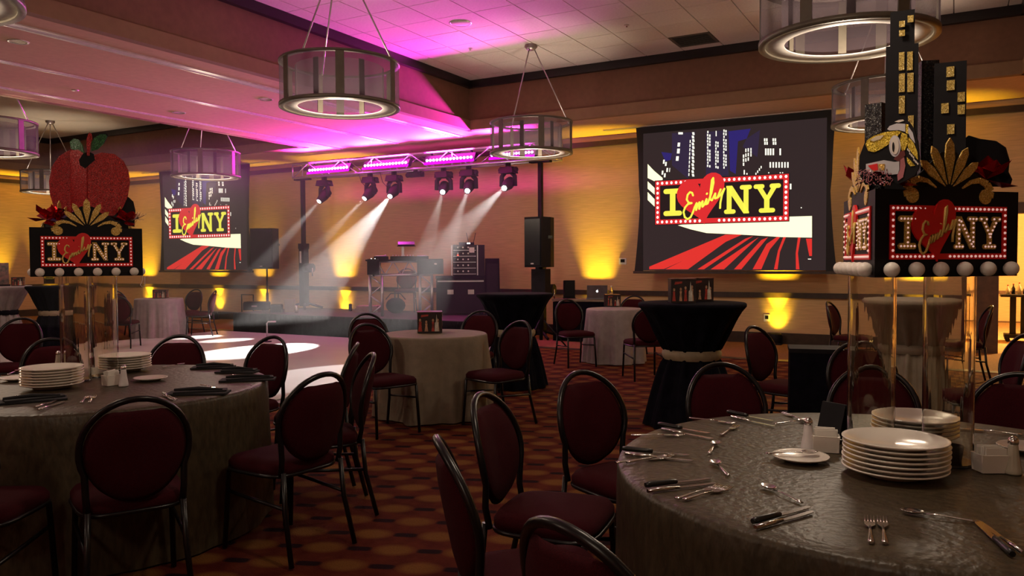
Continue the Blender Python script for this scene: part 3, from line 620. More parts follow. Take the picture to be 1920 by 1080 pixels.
# ---- moving heads hung from the truss
def moving_head(px_, lens_px, tgt, label, size, power, z=.03):
    y0 = TY - .02
    bx = aty(px_, 340, y0).x
    t = thing('moving_light', label, 'moving light', (bx, y0, TZ - TH), 0, 'moving lights on the truss')
    MB().box((0, 0, -.03), (.06, .10, .10)).build('clamp', 'black', t)
    b = MB().box((0, 0, -.14), (.30, .24, .12), taper=.85)
    b.build('base', 'black', t)
    for sx in (-1, 1): MB().sphere((sx * .165, 0, -.135), .045, 8, 6, (1, 1.4, 1.2)).build('base_handle', 'black', t)
    pv = Vector((0, 0, -.40)); wp = Vector((bx, y0, TZ - TH)) + pv; d = (Vector(tgt) - wp).normalized()
    yaw = atan2(d.y, d.x)
    ax = Vector((-sin(yaw), cos(yaw), 0))
    for s_ in (-1, 1):
        MB().tube([(ax * s_ * .08) + Vector((0, 0, -.19)), (ax * s_ * .135) + Vector((0, 0, -.26)), (ax * s_ * .135) + Vector((0, 0, -.44))], [.05, .045, .05], 8).build('yoke_arm', 'black', t)
    hd = MB().tube([pv - d * .16, pv - d * .13, pv + d * .02, pv + d * .13, pv + d * .20], [.06, .10, .11, .085, .07], 14).build('head', 'black', t)
    MB().tube([pv + d * .198, pv + d * .207], .045, 16).build('lens', 'whitelens', hd)
    q = pv + d * .25
    lamp('beam', 'SPOT', q, W_BEAM * power, (1.0, .96, .93), q + d, parent=t, spot_size=R(size), spot_blend=.25, shadow_soft_size=.03)
for px_, tg, lb, sz, pw in ((608, at(372, 632, .03), 'moving light nearest the lift by the screen by the room corner', 11, .8), (694, at(428, 638, .03), 'moving light between the lift and the brightest beam', 10, .8),
        (739, at(500, 655, .03), 'moving light throwing the brightest wide beam', 19, 2.4), (832, at(735, 690, .03), 'moving light aimed down beside the small hanging camera', 9, .5),
        (879, at(760, 690, .03), 'moving light aimed down next to the aluminium table', 10, .6), (953, at(585, 705, .03), 'moving light under the magenta drum pendant', 13, 1.0)):
    moving_head(px_, None, tg, lb, sz, pw)
bx = aty(779, 325, TY).x
t = thing('strobe_fixture', 'small black fixture hung on the truss between moving lights', 'stage light', (bx, TY, TZ - TH))
MB().box((0, 0, -.09), (.34, .14, .10)).build('body', 'black', t); MB().box((0, 0, -.02), (.05, .08, .06)).build('clamp', 'black', t)
for sx in (-1, 1): MB().sphere((sx * .18, -.02, -.10), .05, 8, 6).build('end_cap', 'black', t)
MB().box((0, -.072, -.09), (.22, .006, .06)).build('window', 'blackgloss', t)
# cables hanging from truss
for k, (xa, xb) in enumerate(((672, 690), (712, 730), (815, 828))):
    A, B = aty(xa, 322, TY - .16), aty(xb, 345, TY - .12)
    tag(MB().tube([A, A.lerp(B, .3) + Vector((0, 0, -.14)), A.lerp(B, .7) + Vector((0, 0, -.12)), B], .008, 6).build('cable', 'black'), 'thin black cable looping below the truss ' + ['beside the second moving light', 'beside the brightest moving light', 'beside the straight-down moving light'][k], 'cable', 'cables on the truss')
# ---- loudspeakers
def speaker(c, z0, z1, wd, dp, rz, label):
    t = thing('loudspeaker', label, 'speaker', (c[0], c[1], z0), rz, 'loudspeakers'); h_ = z1 - z0
    q = MB(); pr = [(-wd / 2, -dp / 2), (wd / 2, -dp / 2), (wd / 2, dp * .1), (wd * .32, dp / 2), (-wd * .32, dp / 2), (-wd / 2, dp * .1)]
    q.prism(pr, 0, h_); q.build('cabinet', 'black', t)
    MB().box((0, -dp / 2 - .008, h_ / 2), (wd * .92, .016, h_ * .92)).build('grille', 'blackgloss', t)
    MB().box((0, -dp / 2 - .018, .06), (.06, .006, .02)).build('badge', 'can', t)
    for s_ in (-1, 1): MB().box((s_ * wd * .48, dp * .05, h_ * .6), (.03, .12, .05)).build('side_handle', 'blackgloss', t)
def stand(c, z0, h_, label, r=.02, thick=None):
    t = thing('speaker_stand', label, 'speaker stand', (c[0], c[1], z0), 0, 'speaker stands')
    MB().cyl((0, 0, .12), (0, 0, h_), r, 10).build('pole', 'black', t); MB().cyl((0, 0, .3), (0, 0, .75), r * 1.6, 10).build('sleeve', 'black', t)
    if thick: MB().box((0, 0, h_ - thick / 2 - .03), (.26, .2, thick)).build('column', 'black', t)
    for j in range(3):
        a = j * 2 * pi / 3 + .4; MB().tube([(0, 0, .5), (.42 * cos(a), .42 * sin(a), .015)], .014, 6).build('leg', 'black', t)
p = aty(500, 480, 13.0); speaker((p.x, 13.0), 1.30, 2.22, .56, .48, R(18), 'black loudspeaker on a pole stand beside the screen by the room corner')
stand((p.x, 13.0), 0, 1.30, 'thin black pole stand under the loudspeaker beside the screen by the room corner')
p = aty(1014, 460, 11.7); speaker((p.x, 11.7), 1.34, 2.17, .36, .42, R(-12), 'black loudspeaker before the truss lift near the laptop table')
stand((p.x, 11.7), 0, 1.34, 'black stand with a thick column under the loudspeaker near the laptop table', .03, .5)
# ---- aluminium truss table for the DJ
d0 = aty(752, 540, 12.3)
dj = thing('truss_table', 'silver truss table standing on the stage', 'table', (d0.x, 12.3, ZS), R(37))
for sx in (-1, 1):
    for a in (-1, 1):
        for b in (-1, 1): MB().cyl((sx * .48 + a * .115, b * .115, 0), (sx * .48 + a * .115, b * .115, .79), .026, 10).build('leg', 'tube', dj)
    for b in (-1, 1):
        for k in range(4):
            za, zb = .02 + k * .19, .02 + (k + 1) * .19; s_ = 1 if k % 2 else -1
            MB().cyl((sx * .48 + s_ * .115, b * .115, za), (sx * .48 - s_ * .115, b * .115, zb), .012, 6).build('brace', 'tube', dj)
            MB().cyl((sx * .48 + b * .115, s_ * .115, za), (sx * .48 + b * .115, -s_ * .115, zb), .012, 6).build('brace', 'tube', dj)
for b in (-1, 1):
    for z in (.79, 1.05): MB().cyl((-.62, b * .115, z), (.62, b * .115, z), .025, 10).build('rail', 'tube', dj)
    for k in range(6): 
        xa, xb = -.46 + k * .155, -.46 + (k + 1) * .155; s_ = k % 2
        MB().cyl((xa, b * .115, .79 if s_ else 1.05), (xb, b * .115, 1.05 if s_ else .79), .012, 6).build('brace', 'tube', dj)
    for xx in (-.40, .40): MB().cyl((xx, b * .115, .79), (xx, b * .115, 1.05), .012, 6).build('brace', 'tube', dj)
MB().box((0, .12, 1.075), (1.34, .6, .03)).build('table_top', 'black', dj)
def ontop(name, x, y, z): return dj.matrix_basis.inverted() and (Matrix.Translation((d0.x, 12.3, ZS)) @ Matrix.Rotation(R(37), 4, 'Z')) @ Vector((x, y, z))
def dbox(name, label, cat, c, parts):
    t = thing(name, label, cat, ontop(0, *c), R(37))
    for nm, bc, bd, mm in parts: MB().box(bc, bd).build(nm, mm, t)
    return t
dbox('corner_case', 'small black case at the stage-light end of the truss table', 'case', (-.52, -.26, .80), [('body', (0, 0, .14), (.22, .20, .28), 'black'), ('lid', (0, 0, .29), (.21, .19, .02), 'blackgloss'), ('indicator', (-.03, -.09, .305), (.012, .012, .012), 'whiteled'), ('indicator', (.04, -.09, .305), (.012, .012, .012), 'whiteled'), ('bracket', (0, .09, -.02), (.04, .04, .04), 'black')])
dbox('equipment_case', 'long black case at the rack end of the truss table', 'case', (.56, -.26, .80), [('body', (0, 0, .14), (.50, .20, .27), 'black'), ('lid', (0, 0, .285), (.49, .19, .02), 'blackgloss'), ('latch', (.1, -.105, .2), (.05, .01, .03), 'can')])
mx = dbox('mixing_console', 'low black mixer lying on the truss table', 'mixer', (.05, -.02, 1.09), [('body', (0, 0, .03), (.5, .34, .06), 'blackgloss')])
for i in range(8): MB().cyl((-.2 + i * .055, -.1 + .03 * (i % 3), .06), (-.2 + i * .055, -.1 + .03 * (i % 3), .085), .010, 8).build('knob', 'can', mx)
tt = dbox('turntable', 'black turntable deck on the truss table', 'turntable', (-.38, .12, 1.09), [('body', (0, 0, .03), (.28, .32, .06), 'black')])
MB().lathe([(0, .075), (.11, .075), (.115, .062)], 20).build('platter', 'tube', tt); MB().tube([(.11, .12, .085), (.11, -.02, .09), (.06, -.08, .08)], .006, 6).build('tonearm', 'steel', tt)
tt = dbox('turntable', 'black deck beside the long case on the truss table', 'turntable', (.42, .16, 1.09), [('body', (0, 0, .03), (.24, .3, .06), 'black')])
MB().lathe([(0, .075), (.10, .075), (.105, .062)], 20).build('platter', 'tube', tt)
lsn = dbox('laptop_stand', 'raised laptop stand holding an open laptop above the mixer', 'laptop stand', (.06, .31, 1.09), [('post', (-.02, 0, .13), (.05, .05, .26), 'tube'), ('shelf', (.05, 0, .265), (.36, .26, .015), 'black'), ('foot', (0, 0, .008), (.26, .2, .016), 'black')])
lp = dbox('laptop', 'dark laptop on the raised stand over the truss table', 'laptop', (.11, .31, 1.364), [('keyboard_base', (0, 0, .01), (.33, .23, .018), 'black'), ('keys', (0, -.02, .021), (.28, .12, .004), 'laptop')])
MB().box((0, .10, .05), (.33, .012, .09), Matrix.Rotation(R(-50), 3, 'X')).build('screen_lid', 'laptop', lp)
# ---- rack, road case
p0 = aty(864, 560, 13.08); rz = R(33)
rc = thing('road_case', 'large black road case with a pale edge strip beside the truss table', 'case', (p0.x, 13.08, ZS), rz)
MB().box((0, 0, .37), (.95, .50, .66)).build('body', 'black', rc); MB().box((0, 0, .735), (.97, .52, .05)).build('lid', 'stageskirt', rc); MB().box((0, -.255, .66), (.9, .01, .03)).build('edge_strip', 'tube', rc)
for sx in (-1, 1):
    for sy in (-1, 1): MB().cyl((sx * .4, sy * .18, .0), (sx * .4, sy * .18, .05), .04, 10).build('caster', 'black', rc)
    MB().box((sx * .2, -.258, .45), (.12, .012, .09)).build('catch', 'can', rc)
p1 = aty(873, 490, 13.06)
rk = thing('equipment_rack', 'black rack of silver-edged amplifiers on the road case', 'rack', (p1.x, 13.06, ZS + .765), rz)
MB().box((.06, .06, .30), (.62, .50, .60)).build('shell', 'black', rk)
for k in range(5):
    u = MB().box((-.02, -.20, .08 + k * .115), (.46, .03, .10)).build('amplifier', 'blackgloss', rk)
    MB().box((-.02, -.217, .035 + k * .115), (.44, .006, .012)).build('silver_strip', 'tube', u)
    for j in range(3): MB().cyl((-.15 + j * .1, -.21, .09 + k * .115), (-.15 + j * .1, -.235, .09 + k * .115), .016, 8).build('knob', 'can', u)
MB().box((.12, -.222, .5), (.10, .006, .10)).build('sticker', 'plate_wall', rk); MB().box((-.15, -.222, .40), (.03, .008, .02)).build('status_light', 'redled', rk)
for sx in (-1, 1): MB().box((-.02 + sx * .25, -.215, .30), (.02, .02, .58)).build('rack_edge', 'tube', rk)
rx = thing('wireless_receiver', 'small receiver with two thin aerials on the rack', 'receiver', (p1.x, 13.06, ZS + .765 + .602), rz)
MB().box((.02, 0, .025), (.3, .2, .05)).build('body', 'black', rx); MB().box((.06, -.102, .03), (.06, .006, .025)).build('display', 'whiteled', rx)
for sx in (.06, .16): MB().cyl((sx, .05, .05), (sx + .04 * (1 if sx > .1 else -1), .05, .24), .006, 6).build('aerial', 'black', rx)
p1 = aty(924, 545, 13.3)
t = thing('draped_panel', 'tall black draped speaker column behind the rack', 'speaker', (p1.x, 13.28, ZS), R(33)); 
MB().box((0, 0, .55), (.30, .26, 1.10), taper=.9).build('cabinet', 'blackcloth', t); MB().box((0, -.125, .6), (.22, .03, .8)).build('grille', 'black', t)
# ---- odds on the stage
def sbox(name, label, cat, px_, py_, d, Y, m, parts=()):
    p = aty(px_, py_, Y); t = thing(name, label, cat, (p.x, Y, ZS), R(30))
    MB().box((0, 0, d[2] / 2), d).build('body', m, t)
    for nm, c, dd, mm in parts: MB().box(c, dd).build(nm, mm, t)
sbox('flight_case', 'black flight case at the stage end below the loudspeaker', 'case', 482, 590, (.5, .35, .16), 12.4, 'black', [('lid', (0, 0, .17), (.48, .33, .03), 'blackgloss'), ('handle', (0, -.18, .09), (.12, .02, .03), 'can')])
sbox('paper_bag', 'pale paper bag standing on the stage by the truss lift', 'bag', 544, 585, (.20, .12, .26), 12.15, 'khaki', [('fold', (0, 0, .26), (.19, .05, .02), 'khaki')])
sbox('tool_box', 'small black box on the stage beside the pale bag', 'box', 519, 590, (.22, .18, .15), 12.0, 'black', [('lid', (0, 0, .155), (.2, .16, .02), 'blackgloss')])
p = aty(556, 585, 11.95); t = thing('drink_can', 'silver drink can on the stage near the truss lift', 'can', (p.x, 11.95, ZS))
MB().lathe([(0, 0), (.036, .004), (.038, .02), (.038, .14), (.03, .155), (0, .15)], 14).build('body', 'steel', t); MB().box((0, 0, .158), (.02, .01, .004)).build('tab', 'steel', t)
p = aty(657, 585, 12.9); t = thing('drink_can', 'dark drink can beside the uplight on the stage', 'can', (p.x, 12.9, ZS))
MB().lathe([(0, 0), (.036, .004), (.038, .02), (.038, .14), (.03, .155), (0, .15)], 14).build('body', 'black', t); MB().box((0, 0, .158), (.02, .01, .004)).build('tab', 'steel', t)
p = aty(690, 588, 12.7); t = thing('folded_blanket', 'pinkish folded cloth on the stage beside the truss table', 'cloth', (p.x, 12.7, ZS), .4)
for k in range(3): MB().box((.01 * k, 0, .03 + .045 * k), (.5 - .03 * k, .32, .042)).build('fold', mat('pink_cloth_%d' % k, (.30, .16, .15), .9), t)
p = aty(742, 582, 12.75); t = thing('equipment_bag', 'black slumped equipment bag under the truss table', 'bag', (p.x, 12.75, ZS), .5)
MB().sphere((0, 0, .16), .2, 14, 8, (1.0, .7, .8)).build('body', 'blackcloth', t); MB().tube([(-.2, 0, .28), (-.1, 0, .40), (.1, 0, .40), (.2, 0, .28)], .012, 6).build('strap', 'black', t)
# short bent chrome bracket standing at the dance floor edge
p = at(501, 641, .03); t = thing('floor_bracket', 'short bent chrome pipe standing at the dance floor edge', 'pipe', p, 0)
q = p; MB().tube([(0, 0, .006), (0, 0, .33), (.02, .01, .36), (.14, .08, .36)], .014, 8).build('pipe', 'tube', t); MB().lathe([(0, 0), (.08, 0), (.08, .012), (.02, .02)], 14).build('foot_plate', 'black', t)
# wire frame round the uplight left of the stage
p = Vector((-14.9, Y_BACK - .24, 0)); t = thing('floor_lantern', 'black wire frame standing round a lit amber lamp', 'frame', (p.x, p.y - .3, 0))
for sx in (-1, 1): MB().box((sx * .2, 0, .34), (.02, .02, .66)).build('post', 'black', t)
MB().box((0, 0, .67), (.42, .02, .02)).build('top_bar', 'black', t); MB().box((0, 0, .01), (.46, .16, .02)).build('base', 'black', t)

# ================================================================== LAPTOP TABLE BY THE WALL
LT = aty(1098, 557, 13.0); LT.z = .76
t = thing('laptop_table', 'narrow table under a black cloth by the wall, holding a glowing-emblem laptop', 'table', (LT.x, LT.y, 0), R(6))
MB().box((0, 0, .74), (1.1, .5, .04)).build('table_top', 'khaki', t)
MB().box((0, 0, .36), (1.08, .48, .70)).build('cloth', 'blackcloth', t)
for sx in (-1, 1): MB().box((sx * .5, .0, .03), (.04, .42, .04)).build('foot', 'black', t)
def lt(x, y): return (LT.x + x, LT.y + y, .765)
p = atp(1121, 560, LT, Vector((0, 1, 0)))
l = thing('laptop', 'open grey laptop with a lit fruit emblem on the wall table', 'laptop', (p.x, LT.y - .05, .765), R(26))
MB().box((0, .0, .010), (.36, .25, .018)).build('keyboard_base', 'laptop', l)
sl = MB().box((0, -.14, .13), (.36, .012, .24), Matrix.Rotation(R(14), 3, 'X')).build('screen_lid', 'laptop', l)
q = MB(); pts = []
for k in range(24):
    a = 2 * pi * k / 24; r_ = .021 * (1 - .16 * abs(cos(a)) ** 6 * 0) ; x, y = r_ * cos(a) * .95, r_ * sin(a)
    if ((x - .024) ** 2 + (y - .004) ** 2) < .010 ** 2: x = .024 - sqrt(max(0, .010 ** 2 - (y - .004) ** 2))
    if abs(x) < .008 and y > .012: y -= .005 * (1 - abs(x) / .008)
    pts.append((x, y))
put = lambda x, y, z: Vector((0, -.149, .14)) + Matrix.Rotation(R(14), 3, 'X') @ Vector((x, -z, y))
q.prism(pts, 0, .002, put); q.prism([(.002, .022), (.004, .030), (.011, .034), (.009, .026)], 0, .002, put); q.build('emblem', 'logo', sl)
p = atp(1067, 545, LT, Vector((0, 1, 0)))
b = thing('desk_monitor', 'small black upright speaker box on the wall table', 'speaker', (p.x, LT.y, .765), R(30))
MB().box((0, 0, .16), (.20, .18, .32), Matrix.Rotation(R(-5), 3, 'X')).build('cabinet', 'black', b); MB().box((0, -.095, .16), (.17, .01, .27)).build('grille', 'blackgloss', b); MB().box((0, 0, .006), (.22, .2, .012)).build('foot', 'black', b)
p = atp(1134, 545, LT, Vector((0, 1, 0)))
b = thing('water_bottle', 'clear lit water bottle behind the laptop on the wall table', 'bottle', (p.x + .05, LT.y + .18, .765))
MB().lathe([(0, 0), (.032, .003), (.034, .15), (.014, .19), (.014, .21)], 14).build('body', 'acrylic', b); MB().lathe([(0, .23), (.017, .228), (.017, .205)], 12).build('cap', 'white', b)
p = atp(1141, 556, LT, Vector((0, 1, 0)))
b = thing('desk_bell', 'small shiny dome on the wall table beside the laptop', 'dome', (p.x + .13, LT.y - .12, .765)); MB().lathe([(0, .055), (.03, .045), (.042, .012), (.042, .006)], 16).build('dome', 'globe', b); MB().lathe([(0, 0), (.05, 0), (.05, .008), (0, .01)], 16).build('base', 'black', b)
# ================================================================== CHAIRS
def make_chair():
    t = thing('banquet_chair', 'x x x x', 'chair')
    lean = .20
    def bk(x, z): return (x, -.205 - lean * (z - .44) + .05 * (x / .2) ** 2 * (1 if z > .5 else .5), z)
    hoop = []
    for k in range(25):
        a = -pi * .14 + (pi * 1.28) * k / 24
        hoop.append(bk(.205 * cos(a), .68 + .215 * sin(a)))
    hoop = [bk(.178, .42), bk(.183, .50)] + hoop + [bk(-.183, .50), bk(-.178, .42)]
    MB().tube(hoop, .0135, 8).build('back_frame', 'frame', t)
    out = []
    for k in range(40):
        a = 2 * pi * k / 40; x = .193 * cos(a); z = .672 + .208 * sin(a)
        if z > .8 and abs(x) < .095: z -= .034 * (1 - (x / .095) ** 2) ** .6
        out.append((x, z))
    q = MB(); n = len(out); vs = []; fs = []
    for sc_, y in ((.0, .030), (.55, .028), (.88, .020), (1.0, .0), (.88, -.018), (.55, -.024), (.0, -.025)):
        for x, z in out:
            xx, zz = x * sc_, .655 + (z - .655) * sc_; p = bk(xx, zz); vs.append((p[0], p[1] + y, p[2]))
    for i in range(6):
        for j in range(n): fs.append((i * n + j, i * n + (j + 1) % n, (i + 1) * n + (j + 1) % n, (i + 1) * n + j))
    q.add(vs, fs, True); q.build('backrest', 'pad', t)
    seat = []
    for k in range(32):
        a = 2 * pi * k / 32; c, s_ = cos(a), sin(a); e = .45
        x = .215 * abs(c) ** e * (1 if c > 0 else -1); y = .21 * abs(s_) ** e * (1 if s_ > 0 else -1)
        seat.append((x * (1 + .06 * y / .2), y + .02))
    q = MB(); vs = []; fs = []; n = 32
    for sc_, z in ((0, .485), (.7, .483), (.93, .472), (1.0, .45), (1.0, .425), (.96, .418), (0, .418)):
        vs += [(x * sc_, y * sc_, z) for x, y in seat]
    for i in range(6):
        for j in range(n): fs.append((i * n + j, i * n + (j + 1) % n, (i + 1) * n + (j + 1) % n, (i + 1) * n + j))
    q.add(vs, fs, True); q.build('seat', 'pad', t)
    q = MB()
    q.tube([(x * .985, y * .985 + 0, .415) for x, y in seat], .010, 6, closed=True); q.build('seat_frame', 'frame', t)
    for s_ in (-1, 1):
        MB().tube([(s_ * .178, -.20, .44), (s_ * .185, -.215, .25), (s_ * .20, -.275, .008)], .0125, 8).build('leg', 'frame', t)
        MB().tube([(s_ * .19, .16, .418), (s_ * .195, .195, .40), (s_ * .205, .225, .008)], .0125, 8).build('leg', 'frame', t)
        MB().tube([(s_ * .186, -.215, .27), (s_ * .195, .0, .285), (s_ * .199, .205, .30)], .009, 6).build('stretcher', 'frame', t)
    return remember(t)
_chair = None
T7 = at(298, 559, .765)
KEEP = [(-.12, 2.82, .95), (-4.1, 2.66, .90), (-4.25, 6.08, .55), (-4.2, 10.45, .46), (T7.x, T7.y, .49)]
def chair(px_, py_, face, label, group, zb=0.0):
    """put the chair so that its back's crown shows at the pixel; face = point or heading (deg) it looks to"""
    global _chair
    p = at(px_, py_, .895 + zb)
    if isinstance(face, (int, float)): a = R(face)
    else: a = atan2(face[1] - p.y, face[0] - p.x)
    d = Vector((cos(a), sin(a), 0)); loc = Vector((p.x, p.y, zb)) + d * .295; sd = Vector((d.y, -d.x, 0))
    for cx, cy, rad in KEEP:                       # stay clear of the hanging cloths
        for _ in range(40):
            v = Vector((cx - loc.x, cy - loc.y, 0)); lx, ly = v.dot(sd), v.dot(d)
            gap = sqrt(max(0, abs(lx) - .235) ** 2 + max(0, ly - .25, -.31 - ly) ** 2) - rad
            if gap >= 0: break
            loc -= v.normalized() * .02
    if _chair is None: _chair = make_chair(); c = _chair; c.location = loc; c.rotation_euler = (0, 0, a - pi / 2); c['label'] = label; c['group'] = group
    else: c = dup(_chair, loc, a - pi / 2, label, group)
    return c
T1, T2, T3, T4 = (-.12, 2.82), (-4.1, 2.66), (-4.25, 6.08), (-4.2, 10.45)
G1, G2, G3, G4, G5 = 'chairs round the table with the taxi marquee', 'chairs round the table with the apple marquee', 'chairs round the khaki table', 'chairs at the small table by the wall', 'chairs at the far pale table'
CH = 'maroon oval-back banquet chair '
chair(248, 737, T2, CH + 'pulled up to the apple table before the sugar caddy', G2)
chair(556, 699, (-4.15, 2.95), CH + 'side-on at the apple table, bright gap under its top rail', G2)
chair(655, 646, (-4.3, 3.3), CH + 'turned edge-on behind the apple table chairs', G2)
chair(700, 664, (-4.2, 2.2), CH + 'with glinting black side rail at the carpet aisle', G2)
chair(515, 632, (-4.3, 2.9), CH + 'facing the dance floor glow at the apple table', G2)
chair(338, 630, (-4.4, 2.9), CH + 'with shiny rim across the apple table', G2)
chair(95, 636, (-4.6, 2.9), CH + 'dark behind the clear tubes of the apple marquee', G2)
chair(-95, 756, T2, CH + 'at the apple table near the magenta-tinted knives', G2)
chair(42, 597, -50, CH + 'with magenta sheen on its seat, near the tall pale tables', 'loose chairs')
chair(690, 589, (-4.0, 5.6), CH + 'tilted at the khaki table on its dance floor side', G3)
chair(702, 606, (-3.9, 5.25), CH + 'hiding the khaki table edge in front of another chair', G3)
chair(904, 583, T3, CH + 'facing the photo cube from the khaki table stage side', G3)
chair(966, 602, (-3.75, 5.3), CH + 'pulled up to the khaki table beside the black draped tall table', G3)
chair(1088, 698, T1, CH + 'upright on the carpet aisle nearest the knives', G1)
chair(900, 740, (-.2, 2.9), CH + 'turned toward the taxi table in the middle of the aisle', G1)
chair(832, 824, (-.2, 2.9), CH + 'seen exactly edge-on with a magenta spot on its rail', G1)
chair(1175, 948, (-.1, 2.9), CH + 'pushed against the hanging charcoal tablecloth', G1)
chair(1350, 683, T1, CH + 'across the taxi table in front of the black draped tall table', G1)
chair(1640, 696, T1, CH + 'across the taxi table behind the plate stacks', G1)
chair(1918, 702, T1, CH + 'across the taxi table beside the salt shaker', G1)
chair(1410, 613, -20, CH + 'edge-on between the taxi table and the wall uplight', 'loose chairs')
chair(1612, 642, -75, CH + 'dark in front of the grey draped tall table', 'loose chairs')
chair(1925, 628, 195, CH + 'edge-on before the doorway', 'loose chairs')
chair(1552, 566, -10, CH + 'edge-on at the wall between the tall grey table and a screen', 'loose chairs')
chair(1860, 574, 188, CH + 'edge-on against the wall beside the door jamb', 'loose chairs')
chair(1090, 561, (-4.0, 9.7), CH + 'at the small pale table in front of the laptop table', G4)
chair(1190, 555, T4, CH + 'behind the small pale table with only its top showing', G4)
chair(1222, 575, (-4.1, 10.2), CH + 'between the small pale table and a black draped tall table', G4)
chair(239, 546, T7, CH + 'on the side wall end of the far pale table', G5)
chair(338, 546, T7, CH + 'seen from the back at the far pale table', G5)
chair(366, 543, T7, CH + 'edge-on at the stage end of the far pale table', G5)
chair(218, 556, T7, CH + 'dark beside the clear tubes at the far pale table', G5)
c = dup(_chair, (-9.95, 13.2, ZS), R(-150), CH + 'standing on the stage behind the truss table', 'loose chairs')

# ================================================================== TABLES AND CLOTHS
def round_table(c, rad, h_, lab, cat='table'):
    t = thing('round_table', lab, cat, (c[0], c[1], 0), 0, 'round tables')
    MB().lathe([(0, h_ - .03), (rad - .02, h_ - .03), (rad - .01, h_ - .015), (rad - .02, h_ - .004), (0, h_ - .004)], 40).build('table_top', 'jamb', t)
    MB().lathe([(.035, .03), (.035, h_ - .03)], 12).build('pedestal', 'black', t)
    for k in range(4):
        a = k * pi / 2 + .3; MB().tube([(0, 0, .06), (.26 * cos(a), .26 * sin(a), .02)], .018, 6).build('foot', 'black', t)
def cloth_round(c, rad, h_, m, label, nf, amp, seed, drop=0.012, flare=.05, group=None):
    rnd = random.Random(seed); ph = [rnd.uniform(0, 6.28) for _ in range(4)]
    n = 120; prof = [(0, h_), (rad * .5, h_), (rad * .9, h_), (rad - .012, h_), (rad, h_ - .006), (rad + .006, h_ - .02)]
    k0 = len(prof)
    for k in range(1, 11): prof.append((rad + .008 + flare * (k / 10) ** 1.2, h_ - .02 + (drop - h_ + .02) * k / 10))
    def fold(a, f, z):
        g = max(0, (h_ - .02 - z) / h_)
        if g <= 0: return 0
        g = min(1, g * 1.6)
        return amp * g * (sin(nf * a + ph[0]) * .6 + .4 * sin((nf * 1.7 // 1) * a + ph[1]) + .25 * sin((nf * 3) * a + ph[2]))
    q = MB().lathe(prof, n, fold=fold, cap=False)
    o = q.build('tablecloth', m, None, (c[0], c[1], 0)); return tag(o, label, 'tablecloth', group)
round_table(T1, .91, .755, 'large round banquet table under the taxi marquee cloth'); cloth_round(T1, .925, .762, 'cloth', 'crushed charcoal satin cloth on the round table with the taxi marquee', 13, .012, 3, flare=.012, group='charcoal satin cloths')
round_table(T2, .86, .755, 'large round banquet table under the apple marquee cloth'); cloth_round(T2, .875, .762, 'cloth', 'crushed charcoal satin cloth on the round table with the apple marquee', 13, .012, 5, flare=.012, group='charcoal satin cloths')
round_table(T3, .48, .755, 'small round table under the khaki cloth in the aisle'); cloth_round(T3, .49, .762, 'khaki', 'plain khaki cloth hanging to the carpet under a photo cube, in the aisle', 6, .065, 9, flare=.05)
round_table(T4, .38, .755, 'small round table in front of the laptop table'); cloth_round(T4, .39, .762, 'pale', 'pale cloth on the small table in front of the laptop table', 8, .035, 12, flare=.05)
round_table((T7.x, T7.y), .42, .755, 'small round table by the far wall'); cloth_round((T7.x, T7.y), .43, .762, 'pale', 'pale pleated cloth on the far table below the screen by the room corner', 11, .04, 15)
def highboy(c, rad, m, lab_t, lab_c, seed, sash='sash', waist=.62, h_=1.07, wr=.19, br=.36):
    t = thing('cocktail_table', lab_t, 'table', (c[0], c[1], 0), 0, 'tall cocktail tables')
    MB().lathe([(0, h_ - .03), (rad - .02, h_ - .03), (rad - .012, h_ - .008), (0, h_ - .006)], 36).build('table_top', 'jamb', t)
    MB().lathe([(.035, .02), (.035, h_ - .03)], 10).build('pole', 'black', t); MB().lathe([(0, 0.001), (.25, .001), (.25, .012), (.04, .03)], 20).build('base', 'black', t)
    ph = random.Random(seed).uniform(0, 6); n = 96
    prof = [(0, h_), (rad * .6, h_), (rad - .01, h_), (rad, h_ - .008), (rad, h_ - .03)]
    for k in range(1, 10): f = k / 9; prof.append((rad + (wr - rad) * (f ** .8), h_ - .03 + (waist + .01 - h_ + .03) * f))
    for k in range(1, 10): f = k / 9; prof.append((wr + (br - wr) * f ** .75, waist - .01 + (.012 - waist + .01) * f))
    def fold(a, f, z):
        if z > h_ - .02: return 0
        g = min(1, (h_ - .02 - z) * 4) * (.25 if abs(z - waist) < .03 else 1)
        return g * (.022 * sin(11 * a + ph) + .012 * sin(23 * a + 2 * ph))
    o = MB().lathe(prof, n, fold=fold, cap=False).build('tablecloth', m, None, (c[0], c[1], 0)); tag(o, lab_c, 'tablecloth', 'tied tall-table drapes')
    q = MB(); q.lathe([(wr + .03, waist - .04), (wr + .045, waist - .01), (wr + .045, waist + .02), (wr + .03, waist + .045)], 40, cap=False)
    s_ = tag(q.build('sash', sash, None, (c[0], c[1], 0)), {'sash': 'pale', 'khaki': 'grey brown', 'blackcloth': 'dark'}[sash] + ' sash tied round the drape ' + lab_c.split('drape ')[-1], 'sash', 'sashes on the tall tables')
    return t
P5, P6, P9, P8, P8b = at(965, 550, 1.07), at(1297, 567, 1.07), at(1712, 561, 1.07), at(4, 536, 1.07), at(101, 536, 1.07)
highboy(P5, .44, 'blackcloth', 'tall cocktail table beside the truss lift', 'black drape on the tall table beside the khaki table', 1)
highboy(P6, .46, 'blackcloth', 'tall cocktail table holding two photo cubes', 'black drape on the tall table holding two photo cubes', 2, wr=.21, br=.40)
highboy(P9, .50, 'khaki', 'tall cocktail table behind the clear tubes of the taxi marquee', 'grey brown drape on the tall table behind the clear tubes', 3, 'khaki')
highboy(P8, .44, 'pale', 'tall cocktail table holding a menu card', 'lavender grey drape on the tall table holding a card', 4, 'blackcloth')
